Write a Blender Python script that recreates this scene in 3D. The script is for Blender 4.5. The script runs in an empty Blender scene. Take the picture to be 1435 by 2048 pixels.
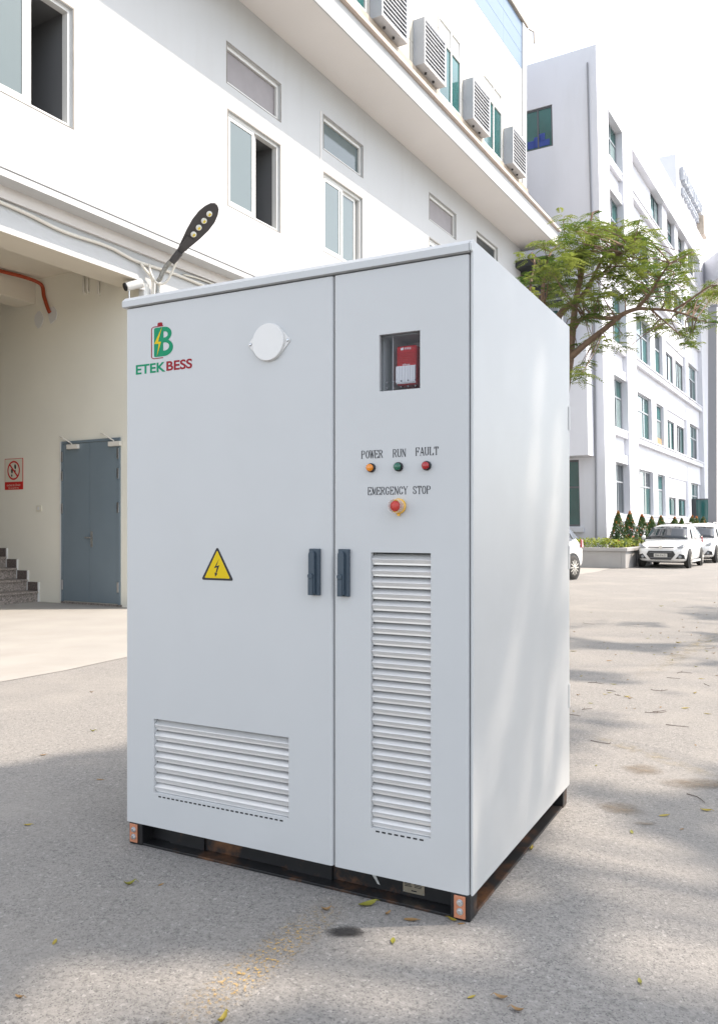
import bpy, bmesh, math, random
from mathutils import Vector, Matrix

random.seed(7)
SC = bpy.context.scene
COL = SC.collection
R = math.radians

# ---------------------------------------------------------------- camera
F_PX, CX, HORIZON, EYE = 1644.0, 717.5, 1055.0, 1.4      # focal length etc. in photo pixels, metres
cam_data = bpy.data.cameras.new('camera')
cam_data.sensor_fit = 'VERTICAL'
cam_data.sensor_height = 36.0
cam_data.lens = F_PX / 2048.0 * 36.0
cam_data.shift_y = (HORIZON - 1024.0) / 2048.0
cam_data.clip_start = 0.05
cam_data.clip_end = 2000.0
cam = bpy.data.objects.new('camera', cam_data)
cam.location = (0, 0, EYE)
cam.rotation_euler = (R(90), 0, 0)
COL.objects.link(cam)
SC.camera = cam

# ---------------------------------------------------------------- sky and sun
SUN_EL, SUN_AZ = 52.0, 4.0          # elevation; azimuth from +X towards +Y
world = bpy.data.worlds.new('World')
SC.world = world
world.use_nodes = True
wn = world.node_tree.nodes
wl = world.node_tree.links
wn.clear()
sky = wn.new('ShaderNodeTexSky')
sky.sky_type = 'NISHITA'
sky.sun_disc = False
sky.sun_elevation = R(SUN_EL)
sky.sun_rotation = R(90.0 - SUN_AZ)   # clockwise from +Y
sky.air_density = 1.0
sky.dust_density = 1.5
sky.ozone_density = 1.0
bg = wn.new('ShaderNodeBackground')
bg.inputs['Strength'].default_value = 0.15
wo = wn.new('ShaderNodeOutputWorld')
hz = wn.new('ShaderNodeHueSaturation')      # thin white haze over the whole sky
hz.inputs['Saturation'].default_value = 0.38
wl.new(sky.outputs[0], hz.inputs['Color'])
wl.new(hz.outputs[0], bg.inputs[0])
wl.new(bg.outputs[0], wo.inputs[0])

sun_data = bpy.data.lights.new('sun', 'SUN')
sun_data.energy = 2.1
sun_data.angle = R(0.6)
sun_data.color = (1.0, 0.87, 0.74)
sun = bpy.data.objects.new('sun', sun_data)
sd = Vector((math.cos(R(SUN_EL)) * math.cos(R(SUN_AZ)), math.cos(R(SUN_EL)) * math.sin(R(SUN_AZ)), math.sin(R(SUN_EL))))
sun.rotation_euler = sd.to_track_quat('Z', 'Y').to_euler()
sun.location = (30, 0, 40)
COL.objects.link(sun)

SC.view_settings.view_transform = 'Standard'
SC.view_settings.look = 'None'
SC.view_settings.gamma = 1.0
SC.view_settings.use_curve_mapping = False
SC.view_settings.exposure = 1.62

# ================================================================ helpers
def tag(o, label=None, cat=None, group=None, kind=None):
    if label: o['label'] = label
    if cat: o['category'] = cat
    if group: o['group'] = group
    if kind: o['kind'] = kind
    return o

def empty(name, loc=(0, 0, 0), rz=0.0, parent=None):
    o = bpy.data.objects.new(name, None)
    o.empty_display_size = 0.2
    COL.objects.link(o)
    o.location = loc
    o.rotation_euler = (0, 0, rz)
    if parent: o.parent = parent
    return o

def thing(name, label, cat, loc=(0, 0, 0), rz=0.0, group=None):
    return tag(empty(name, loc, rz), label, cat, group)

def link_mesh(name, me, parent=None, mat=None, loc=None, rot=None):
    o = bpy.data.objects.new(name, me)
    COL.objects.link(o)
    if parent: o.parent = parent
    if mat is not None:
        me.materials.clear(); me.materials.append(mat)
    if loc is not None: o.location = loc
    if rot is not None: o.rotation_euler = rot
    return o

class MB:
    """collects faces, builds ONE mesh object"""
    def __init__(s):
        s.v, s.f, s.m = [], [], []
    def add(s, vs, fs, mi=0):
        b = len(s.v)
        s.v += [tuple(p) for p in vs]
        for q in fs:
            s.f.append([b + i for i in q]); s.m.append(mi)
        return s
    def quad(s, a, b, c, d, mi=0):
        return s.add([a, b, c, d], [(0, 1, 2, 3)], mi)
    def box(s, x0, x1, y0, y1, z0, z1, mi=0):
        v = [(x0, y0, z0), (x1, y0, z0), (x1, y1, z0), (x0, y1, z0), (x0, y0, z1), (x1, y0, z1), (x1, y1, z1), (x0, y1, z1)]
        return s.add(v, [(0, 3, 2, 1), (4, 5, 6, 7), (0, 1, 5, 4), (1, 2, 6, 5), (2, 3, 7, 6), (3, 0, 4, 7)], mi)
    def prism(s, poly, ext, mi=0):
        """poly: list of 3-D points (planar), ext: extrusion vector"""
        n = len(poly); e = Vector(ext)
        v = [Vector(p) for p in poly] + [Vector(p) + e for p in poly]
        fs = [list(range(n))[::-1], [n + i for i in range(n)]] + [(i, (i + 1) % n, n + (i + 1) % n, n + i) for i in range(n)]
        return s.add(v, fs, mi)
    def tube(s, pts, rad, seg=8, mi=0, cap=True):
        pts = [Vector(p) for p in pts]
        if not hasattr(rad, '__len__'): rad = [rad] * len(pts)
        rings = []
        prev = None
        for i, p in enumerate(pts):
            d = (pts[min(i + 1, len(pts) - 1)] - pts[max(i - 1, 0)])
            if d.length < 1e-9: d = Vector((0, 0, 1))
            d.normalize()
            if prev is None:
                a = d.orthogonal().normalized()
            else:
                a = prev - d * prev.dot(d)
                a = a.normalized() if a.length > 1e-6 else d.orthogonal().normalized()
            prev = a
            b = d.cross(a)
            rings.append([p + (a * math.cos(2 * math.pi * k / seg) + b * math.sin(2 * math.pi * k / seg)) * rad[i] for k in range(seg)])
        v = [q for r in rings for q in r]
        fs = []
        for i in range(len(pts) - 1):
            for k in range(seg):
                fs.append((i * seg + k, i * seg + (k + 1) % seg, (i + 1) * seg + (k + 1) % seg, (i + 1) * seg + k))
        if cap:
            fs.append(list(range(seg))[::-1]); fs.append([(len(pts) - 1) * seg + k for k in range(seg)])
        return s.add(v, fs, mi)
    def lathe(s, prof, c, axis, seg=24, mi=0):
        """prof: (radius, distance along axis)"""
        ax = Vector(axis).normalized(); a = ax.orthogonal().normalized(); b = ax.cross(a); c = Vector(c)
        v, fs = [], []
        for r, t in prof:
            for k in range(seg):
                an = 2 * math.pi * k / seg
                v.append(c + ax * t + (a * math.cos(an) + b * math.sin(an)) * r)
        n = len(prof)
        for i in range(n - 1):
            for k in range(seg):
                fs.append((i * seg + k, i * seg + (k + 1) % seg, (i + 1) * seg + (k + 1) % seg, (i + 1) * seg + k))
        fs.append(list(range(seg))[::-1]); fs.append([(n - 1) * seg + k for k in range(seg)])
        return s.add(v, fs, mi)
    def wall(s, x0, x1, z0, z1, y, holes, depth, mi=0, xcuts=(), zcuts=(), yf=None, reveal_mi=None):
        """front sheet at local y facing -Y with rectangular holes (x0,x1,z0,z1) and reveals going inwards"""
        xs = sorted({round(t, 5) for t in [x0, x1, *xcuts] + [h[0] for h in holes] + [h[1] for h in holes] if x0 - 1e-6 <= t <= x1 + 1e-6})
        zs = sorted({round(t, 5) for t in [z0, z1, *zcuts] + [h[2] for h in holes] + [h[3] for h in holes] if z0 - 1e-6 <= t <= z1 + 1e-6})
        yf = yf or (lambda x, z: y)
        idx, v, fs = {}, [], []
        def vid(i, j):
            if (i, j) not in idx:
                idx[(i, j)] = len(v); v.append((xs[i], yf(xs[i], zs[j]), zs[j]))
            return idx[(i, j)]
        for i in range(len(xs) - 1):
            for j in range(len(zs) - 1):
                mx, mz = (xs[i] + xs[i + 1]) / 2, (zs[j] + zs[j + 1]) / 2
                if any(h[0] < mx < h[1] and h[2] < mz < h[3] for h in holes): continue
                fs.append((vid(i, j), vid(i + 1, j), vid(i + 1, j + 1), vid(i, j + 1)))
        s.add(v, fs, mi)
        rm = mi if reveal_mi is None else reveal_mi
        for a, b, c, d in holes:
            q = y + depth
            s.quad((a, y, c), (a, y, d), (a, q, d), (a, q, c), rm)
            s.quad((b, y, d), (b, y, c), (b, q, c), (b, q, d), rm)
            s.quad((a, y, c), (a, q, c), (b, q, c), (b, y, c), rm)
            s.quad((a, y, d), (b, y, d), (b, q, d), (a, q, d), rm)
        return s
    def xform(s, M):
        s.v = [tuple(M @ Vector(p)) for p in s.v]
        return s
    def mesh(s, name, warp=None):
        me = bpy.data.meshes.new(name)
        vs = [warp(p) for p in s.v] if warp else s.v
        me.from_pydata(vs, [], s.f)
        me.update()
        return me
    def build(s, name, mat, parent=None, smooth=False, bevel=0.0, seg=2, warp=None, kind=None, loc=None, rot=None):
        me = s.mesh(name, warp)
        mats = mat if isinstance(mat, (list, tuple)) else [mat]
        for m in mats: me.materials.append(m)
        if any(s.m): me.polygons.foreach_set('material_index', s.m)
        if smooth: me.polygons.foreach_set('use_smooth', [True] * len(me.polygons))
        o = bpy.data.objects.new(name, me)
        COL.objects.link(o)
        if parent: o.parent = parent
        if loc is not None: o.location = loc
        if rot is not None: o.rotation_euler = rot
        if kind: o['kind'] = kind
        if bevel:
            md = o.modifiers.new('edge', 'BEVEL')
            md.width = bevel; md.segments = seg; md.limit_method = 'ANGLE'; md.angle_limit = R(40)
            md.harden_normals = False
        return o

def flat(polys, mat, name, parent, origin, ux, uz, lift=0.0, warp=None):
    """filled flat shape (holes by even-odd) from outlines in (a,b), laid on a plane spanned by ux, uz"""
    cu = bpy.data.curves.new(name, 'CURVE')
    cu.dimensions = '2D'; cu.fill_mode = 'BOTH'
    for p in polys:
        sp = cu.splines.new('POLY'); sp.points.add(len(p) - 1)
        for i, (a, b) in enumerate(p): sp.points[i].co = (a, b, 0, 1)
        sp.use_cyclic_u = True
    tmp = bpy.data.objects.new('tmp', cu)
    me = bpy.data.meshes.new_from_object(tmp)
    bpy.data.objects.remove(tmp); bpy.data.curves.remove(cu)
    return place_flat(me, mat, name, parent, origin, ux, uz, lift)

def place_flat(me, mat, name, parent, origin, ux, uz, lift=0.0):
    ux, uz, o = Vector(ux), Vector(uz), Vector(origin)
    n = ux.cross(uz).normalized()
    for v in me.vertices:
        v.co = o + ux * v.co.x + uz * v.co.y + n * lift
    me.materials.clear(); me.materials.append(mat)
    ob = bpy.data.objects.new(name, me); COL.objects.link(ob)
    if parent: ob.parent = parent
    return ob

def text_mesh(body, w, h, bold=0.0):
    cu = bpy.data.curves.new('lettering', 'FONT')
    cu.body = body; cu.size = 1.0; cu.offset = bold; cu.fill_mode = 'FRONT'
    tmp = bpy.data.objects.new('tmp', cu)
    me = bpy.data.meshes.new_from_object(tmp)
    bpy.data.objects.remove(tmp); bpy.data.curves.remove(cu)
    xs = [v.co.x for v in me.vertices]; ys = [v.co.y for v in me.vertices]
    x0, x1, y0, y1 = min(xs), max(xs), min(ys), max(ys)
    for v in me.vertices:
        v.co.x = (v.co.x - x0) / (x1 - x0) * w
        v.co.y = (v.co.y - y0) / (y1 - y0) * h
        v.co.z = 0
    return me

def copy_tree(o, parent=None):
    c = o.copy(); COL.objects.link(c)
    c.parent = parent
    for ch in list(o.children): copy_tree(ch, c)
    return c

# ---------------------------------------------------------------- materials
def mat(name, col, rough=0.6, metal=0.0, noise=0.0, nscale=20.0, bump=0.0, bscale=200.0, spec=0.5, coat=0.0, dirt=None, dscale=1.2, damt=0.5, trans=0.0, alpha=1.0, stretch=(1, 1, 1)):
    m = bpy.data.materials.new(name); m.use_nodes = True
    nt = m.node_tree; n = nt.nodes; l = nt.links
    b = n['Principled BSDF']
    b.inputs['Base Color'].default_value = (*col, 1)
    b.inputs['Roughness'].default_value = rough
    b.inputs['Metallic'].default_value = metal
    b.inputs['Specular IOR Level'].default_value = spec
    b.inputs['Coat Weight'].default_value = coat
    b.inputs['Coat Roughness'].default_value = 0.08
    if trans: b.inputs['Transmission Weight'].default_value = trans
    tc = n.new('ShaderNodeTexCoord')
    mp = n.new('ShaderNodeMapping'); mp.inputs['Scale'].default_value = stretch
    l.new(tc.outputs['Object'], mp.inputs[0])
    last = None
    if noise:
        t = n.new('ShaderNodeTexNoise'); t.inputs['Scale'].default_value = nscale; t.inputs['Detail'].default_value = 5
        l.new(mp.outputs[0], t.inputs['Vector'])
        mr = n.new('ShaderNodeMapRange'); mr.inputs[1].default_value = 0.3; mr.inputs[2].default_value = 0.7
        mr.inputs[3].default_value = 1 - noise; mr.inputs[4].default_value = 1 + noise
        l.new(t.outputs[0], mr.inputs[0])
        mx = n.new('ShaderNodeMix'); mx.data_type = 'RGBA'; mx.blend_type = 'MULTIPLY'; mx.inputs[0].default_value = 1
        mx.inputs[6].default_value = (*col, 1)
        l.new(mr.outputs[0], mx.inputs[7])
        last = mx.outputs[2]
    if dirt:
        t = n.new('ShaderNodeTexNoise'); t.inputs['Scale'].default_value = dscale; t.inputs['Detail'].default_value = 8; t.inputs['Roughness'].default_value = 0.65
        l.new(mp.outputs[0], t.inputs['Vector'])
        mr = n.new('ShaderNodeMapRange'); mr.inputs[1].default_value = 0.5; mr.inputs[2].default_value = 0.75; mr.inputs[3].default_value = 0; mr.inputs[4].default_value = damt
        l.new(t.outputs[0], mr.inputs[0])
        mx = n.new('ShaderNodeMix'); mx.data_type = 'RGBA'
        l.new(mr.outputs[0], mx.inputs[0])
        if last: l.new(last, mx.inputs[6])
        else: mx.inputs[6].default_value = (*col, 1)
        mx.inputs[7].default_value = (*dirt, 1)
        last = mx.outputs[2]
    if last: l.new(last, b.inputs['Base Color'])
    if bump:
        t = n.new('ShaderNodeTexNoise'); t.inputs['Scale'].default_value = bscale; t.inputs['Detail'].default_value = 3
        l.new(tc.outputs['Object'], t.inputs['Vector'])
        bp = n.new('ShaderNodeBump'); bp.inputs['Strength'].default_value = bump; bp.inputs['Distance'].default_value = 0.01
        l.new(t.outputs[0], bp.inputs['Height'])
        l.new(bp.outputs[0], b.inputs['Normal'])
    return m

M = {}
M['paint'] = mat('cabinet_paint', (0.52, 0.53, 0.533), 0.42, noise=0.015, nscale=2.5, bump=0.05, bscale=350, dirt=(0.475, 0.48, 0.475), dscale=2.0, damt=0.25)
def wavy(m, sc, dist):
    nt = m.node_tree; n = nt.nodes; l = nt.links; b = n['Principled BSDF']
    tc = n.new('ShaderNodeTexCoord'); t = n.new('ShaderNodeTexNoise'); t.inputs['Scale'].default_value = sc; t.inputs['Detail'].default_value = 1.5
    l.new(tc.outputs['Object'], t.inputs['Vector'])
    bp = n.new('ShaderNodeBump'); bp.inputs['Strength'].default_value = 1.0; bp.inputs['Distance'].default_value = dist
    l.new(t.outputs[0], bp.inputs['Height'])
    if b.inputs['Normal'].links: l.new(b.inputs['Normal'].links[0].from_socket, bp.inputs['Normal'])
    l.new(bp.outputs[0], b.inputs['Normal'])
wavy(M['paint'], 2.2, 0.006)
M['slat'] = mat('slat_aluminium', (0.80, 0.795, 0.785), 0.30, metal=0.5, noise=0.02, nscale=8)
M['dark_in'] = mat('shade_and_stub_dark', (0.05, 0.053, 0.057), 0.8)
M['inner'] = mat('inner_grey', (0.30, 0.31, 0.34), 0.6)
M['handle'] = mat('handle_plastic', (0.040, 0.062, 0.085), 0.42, bump=0.08, bscale=500)
M['disc'] = mat('disc_paint', (0.70, 0.69, 0.67), 0.35, noise=0.01)
M['steel'] = mat('zinc_steel', (0.62, 0.64, 0.66), 0.3, metal=1.0, noise=0.08, nscale=30)
M['copper'] = mat('copper_bar', (0.62, 0.27, 0.16), 0.45, metal=0.55, noise=0.10, nscale=25)
M['green'] = mat('print_green', (0.0, 0.235, 0.11), 0.5, spec=0.25)
M['red'] = mat('print_red', (0.27, 0.006, 0.014), 0.5, spec=0.25)
M['yellow'] = mat('print_yellow', (0.66, 0.47, 0.004), 0.5, spec=0.25)
M['black'] = mat('print_black', (0.012, 0.012, 0.014), 0.5)
M['ink'] = mat('print_ink', (0.022, 0.022, 0.026), 0.6, spec=0.2)
M['lens_amber'] = mat('lens_amber', (0.70, 0.22, 0.002), 0.15, coat=0.6)
M['lens_green'] = mat('lens_green', (0.0, 0.10, 0.055), 0.15, coat=0.6)
M['lens_red'] = mat('lens_red', (0.34, 0.001, 0.004), 0.15, coat=0.6)
M['stop_red'] = mat('stop_red', (0.50, 0.045, 0.035), 0.35)
M['stop_yellow'] = mat('stop_yellow', (0.80, 0.45, 0.05), 0.4)
M['siren_red'] = mat('siren_red', (0.50, 0.004, 0.009), 0.45, spec=0.25)
M['siren_lens'] = mat('siren_lens', (0.80, 0.78, 0.80), 0.25, coat=0.4)
M['plate'] = mat('nameplate_metal', (0.33, 0.29, 0.22), 0.4, metal=0.5, noise=0.1, nscale=40)
M['paintchip'] = mat('bare_patch', (0.50, 0.50, 0.48), 0.6, noise=0.2, nscale=60)
M['plaster'] = mat('white_plaster', (0.51, 0.52, 0.525), 0.85, noise=0.02, nscale=0.8, bump=0.10, bscale=60, dirt=(0.42, 0.415, 0.40), dscale=1.6, damt=0.35, stretch=(1, 1, 0.18))
M['plaster_b'] = mat('office_plaster', (0.63, 0.64, 0.68), 0.85, noise=0.03, nscale=0.5, bump=0.15, bscale=40, dirt=(0.50, 0.505, 0.515), dscale=0.8, damt=0.35, stretch=(1, 1, 0.25))
M['beige'] = mat('cream_plaster', (0.80, 0.775, 0.67), 0.85, noise=0.03, nscale=0.7, bump=0.08, bscale=60)
M['ceil'] = mat('cream_ceiling', (0.68, 0.63, 0.53), 0.85, noise=0.03, nscale=0.7)
M['soffit'] = mat('soffit_plaster', (0.74, 0.71, 0.685), 0.85, noise=0.02, nscale=0.6)
M['frame'] = mat('white_pvc', (0.68, 0.68, 0.66), 0.4, noise=0.01)
M['reveal_shade'] = mat('reveal_shade_brown', (0.22, 0.20, 0.175), 0.8, noise=0.25, nscale=3)
M['groove'] = mat('groove_line', (0.12, 0.12, 0.13), 0.8)
M['pane_pale'] = mat('frosted_pane', (0.11, 0.145, 0.15), 0.06, noise=0.03, nscale=0.7, spec=0.6)
M['pane_grey'] = mat('mesh_pane', (0.24, 0.22, 0.225), 0.45, noise=0.08, nscale=3)
M['pane_green'] = mat('green_glass', (0.012, 0.075, 0.068), 0.05, noise=0.25, nscale=0.6, spec=0.6)
M['pane_dark'] = mat('dark_glass', (0.03, 0.04, 0.045), 0.04, spec=0.6)
M['pane_teal'] = mat('teal_glass', (0.022, 0.11, 0.105), 0.06, spec=0.7, noise=0.3, nscale=0.8)
M['room'] = mat('room_wall', (0.16, 0.165, 0.17), 0.9)
M['cream_panel'] = mat('cream_cladding', (0.58, 0.555, 0.49), 0.5, noise=0.012, nscale=1)
M['blue_panel'] = mat('blue_cladding', (0.17, 0.245, 0.34), 0.5, noise=0.03, nscale=1)
M['grey_metal'] = mat('grey_sheet', (0.40, 0.425, 0.46), 0.45, noise=0.03, nscale=4)
M['white_metal'] = mat('white_sheet', (0.62, 0.63, 0.64), 0.4, noise=0.02, nscale=4)
M['trim'] = mat('brown_trim', (0.42, 0.36, 0.29), 0.5, noise=0.12, nscale=5)
M['peach'] = mat('peach_band', (0.56, 0.47, 0.41), 0.7, noise=0.06, nscale=3)
M['door'] = mat('door_paint', (0.17, 0.215, 0.245), 0.38, noise=0.03, nscale=2)
M['granite'] = mat('granite_step', (0.27, 0.235, 0.21), 0.45, noise=0.6, nscale=38)
M['granite_d'] = mat('granite_skirting', (0.13, 0.105, 0.095), 0.5, noise=0.5, nscale=38)
M['conduit'] = mat('white_conduit', (0.70, 0.67, 0.60), 0.5)
M['orange'] = mat('orange_conduit', (0.36, 0.055, 0.015), 0.5)
M['lamp_grey'] = mat('lamp_housing', (0.075, 0.072, 0.075), 0.45, metal=0.3)
M['lamp_lens'] = mat('led_lens', (0.80, 0.80, 0.74), 0.12)
M['led'] = mat('led_chip', (0.80, 0.62, 0.05), 0.3)
M['galv'] = mat('galvanised', (0.33, 0.33, 0.31), 0.5, metal=0.6, noise=0.3, nscale=20)
M['sign_white'] = mat('sign_cream', (0.70, 0.66, 0.54), 0.5)
M['sign_red'] = mat('sign_red', (0.55, 0.02, 0.015), 0.5)
M['car'] = mat('car_white', (0.80, 0.80, 0.79), 0.22, coat=0.6, noise=0.01)
M['car_glass'] = mat('car_glass', (0.02, 0.024, 0.028), 0.03, spec=0.8)
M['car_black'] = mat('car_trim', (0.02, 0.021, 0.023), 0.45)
M['tyre'] = mat('tyre_rubber', (0.035, 0.033, 0.03), 0.8, noise=0.2, nscale=8)
M['rim'] = mat('alloy_rim', (0.62, 0.60, 0.56), 0.35, metal=0.7)
M['headlight'] = mat('headlight_glass', (0.22, 0.235, 0.25), 0.1, coat=0.8)
M['tail'] = mat('tail_lamp', (0.25, 0.004, 0.008), 0.15, coat=0.8)
M['plate_w'] = mat('number_plate', (0.55, 0.54, 0.50), 0.5)
M['concrete'] = mat('planter_concrete', (0.37, 0.36, 0.35), 0.85, noise=0.06, nscale=2, bump=0.2, bscale=60, dirt=(0.36, 0.36, 0.35), dscale=1.5, damt=0.6)
M['soil'] = mat('planter_soil', (0.10, 0.07, 0.05), 0.95)
M['bark'] = mat('tree_bark', (0.19, 0.125, 0.085), 0.9, noise=0.25, nscale=14, bump=0.5, bscale=60)
M['aluminium'] = mat('aluminium_frame', (0.10, 0.105, 0.115), 0.4, metal=0.3)
M['frame_grey'] = mat('grey_window_frame', (0.32, 0.34, 0.36), 0.4, metal=0.3)
M['hdpe'] = mat('grey_pipe', (0.22, 0.225, 0.24), 0.5)
M['dark_roof'] = mat('dark_roof', (0.035, 0.038, 0.042), 0.6, noise=0.2, nscale=2)
M['blue_chair'] = mat('blue_chair', (0.02, 0.05, 0.24), 0.5)
M['oil'] = mat('oil_stain', (0.028, 0.027, 0.026), 0.55, noise=0.3, nscale=80)

def leaf_mat(name, c1, c2, rough=0.55, trans=0.35):
    m = bpy.data.materials.new(name); m.use_nodes = True
    nt = m.node_tree; n = nt.nodes; l = nt.links
    b = n['Principled BSDF']; out = n['Material Output']
    b.inputs['Roughness'].default_value = rough
    tc = n.new('ShaderNodeTexCoord')
    t = n.new('ShaderNodeTexNoise'); t.inputs['Scale'].default_value = 2.3; t.inputs['Detail'].default_value = 6
    l.new(tc.outputs['Object'], t.inputs['Vector'])
    mr = n.new('ShaderNodeMapRange'); mr.inputs[1].default_value = 0.35; mr.inputs[2].default_value = 0.65
    l.new(t.outputs[0], mr.inputs[0])
    mx = n.new('ShaderNodeMix'); mx.data_type = 'RGBA'
    mx.inputs[6].default_value = (*c1, 1); mx.inputs[7].default_value = (*c2, 1)
    l.new(mr.outputs[0], mx.inputs[0])
    l.new(mx.outputs[2], b.inputs['Base Color'])
    tr = n.new('ShaderNodeBsdfTranslucent'); l.new(mx.outputs[2], tr.inputs[0])
    ms = n.new('ShaderNodeMixShader'); ms.inputs[0].default_value = trans
    l.new(b.outputs[0], ms.inputs[1]); l.new(tr.outputs[0], ms.inputs[2]); l.new(ms.outputs[0], out.inputs[0])
    return m
M['leaf'] = leaf_mat('feathery_leaf', (0.065, 0.128, 0.02), (0.24, 0.275, 0.052), trans=0.5)
M['shade_leaf'] = leaf_mat('shade_leaf', (0.05, 0.11, 0.02), (0.11, 0.17, 0.03))
M['shrub'] = leaf_mat('shrub_leaf', (0.015, 0.05, 0.008), (0.06, 0.12, 0.015), rough=0.4, trans=0.2)
M['shrub_tip'] = leaf_mat('shrub_tip', (0.50, 0.11, 0.03), (0.62, 0.28, 0.06), trans=0.3)
M['hedge'] = leaf_mat('hedge_leaf', (0.10, 0.17, 0.015), (0.33, 0.36, 0.03), trans=0.3)
M['dead_y'] = leaf_mat('yellow_leaf', (0.42, 0.31, 0.05), (0.28, 0.24, 0.03), trans=0.15)
M['dead_b'] = leaf_mat('brown_leaf', (0.22, 0.12, 0.045), (0.34, 0.22, 0.09), trans=0.1)
M['dead_g'] = leaf_mat('green_yellow_leaf', (0.15, 0.17, 0.02), (0.34, 0.29, 0.04), trans=0.15)
M['twig'] = mat('twig_wood', (0.09, 0.065, 0.055), 0.9)

def asphalt_mat():
    m = bpy.data.materials.new('weathered_asphalt'); m.use_nodes = True
    nt = m.node_tree; n = nt.nodes; l = nt.links
    b = n['Principled BSDF']; b.inputs['Roughness'].default_value = 0.85; b.inputs['Specular IOR Level'].default_value = 0.3
    tc = n.new('ShaderNodeTexCoord')
    def noise(sc, det, rough=0.6):
        t = n.new('ShaderNodeTexNoise'); t.inputs['Scale'].default_value = sc; t.inputs['Detail'].default_value = det; t.inputs['Roughness'].default_value = rough
        l.new(tc.outputs['Object'], t.inputs['Vector']); return t.outputs[0]
    def vor(sc, out='Color'):
        t = n.new('ShaderNodeTexVoronoi'); t.inputs['Scale'].default_value = sc
        l.new(tc.outputs['Object'], t.inputs['Vector']); return t.outputs[out]
    def ramp(x, a, b_, lo, hi):
        r = n.new('ShaderNodeMapRange'); r.inputs[1].default_value = a; r.inputs[2].default_value = b_; r.inputs[3].default_value = lo; r.inputs[4].default_value = hi
        l.new(x, r.inputs[0]); return r.outputs[0]
    def mixc(fac, A, B, mode='MIX'):
        x = n.new('ShaderNodeMix'); x.data_type = 'RGBA'; x.blend_type = mode
        if hasattr(fac, 'is_linked'): l.new(fac, x.inputs[0])
        else: x.inputs[0].default_value = fac
        for k, c in ((6, A), (7, B)):
            if hasattr(c, 'is_linked'): l.new(c, x.inputs[k])
            else: x.inputs[k].default_value = (*c, 1)
        return x.outputs[2]
    # stones: every aggregate chip gets its own grey
    sep = n.new('ShaderNodeSeparateColor'); l.new(vor(100.0), sep.inputs[0])
    sep2 = n.new('ShaderNodeSeparateColor'); l.new(vor(240.0), sep2.inputs[0])
    base = mixc(ramp(sep.outputs[0], 0.0, 1.0, 0, 1), (0.18, 0.173, 0.164), (0.27, 0.258, 0.241))
    base = mixc(ramp(sep2.outputs[1], 0.0, 1.0, 0.0, 0.45), base, (0.325, 0.308, 0.286))
    base = mixc(ramp(sep.outputs[1], 0.95, 0.97, 0, 0.45), base, (0.43, 0.41, 0.385))      # pale chips
    base = mixc(ramp(sep2.outputs[0], 0.92, 0.94, 0, 0.6), base, (0.05, 0.052, 0.056))    # dark chips
    base = mixc(ramp(noise(42.0, 4), 0.55, 0.67, 0, 0.55), base, (0.09, 0.086, 0.082))     # open pores
    base = mixc(ramp(noise(0.9, 6), 0.48, 0.68, 0, 0.5), base, (0.32, 0.298, 0.27))        # dust
    base = mixc(ramp(noise(0.35, 5), 0.5, 0.7, 0, 0.35), base, (0.175, 0.17, 0.165))       # worn dark
    l.new(base, b.inputs['Base Color'])
    bp = n.new('ShaderNodeBump'); bp.inputs['Strength'].default_value = 0.45; bp.inputs['Distance'].default_value = 0.004
    v2 = vor(160.0, 'Distance')
    l.new(v2, bp.inputs['Height'])
    bp2 = n.new('ShaderNodeBump'); bp2.inputs['Strength'].default_value = 0.4; bp2.inputs['Distance'].default_value = 0.006
    l.new(noise(45.0, 5), bp2.inputs['Height']); l.new(bp.outputs[0], bp2.inputs['Normal'])
    l.new(bp2.outputs[0], b.inputs['Normal'])
    return m
M['asphalt'] = asphalt_mat()
M['apron'] = mat('pale_concrete', (0.32, 0.305, 0.28), 0.9, noise=0.06, nscale=1.5, bump=0.25, bscale=90, dirt=(0.28, 0.25, 0.22), dscale=0.8, damt=0.5)

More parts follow.
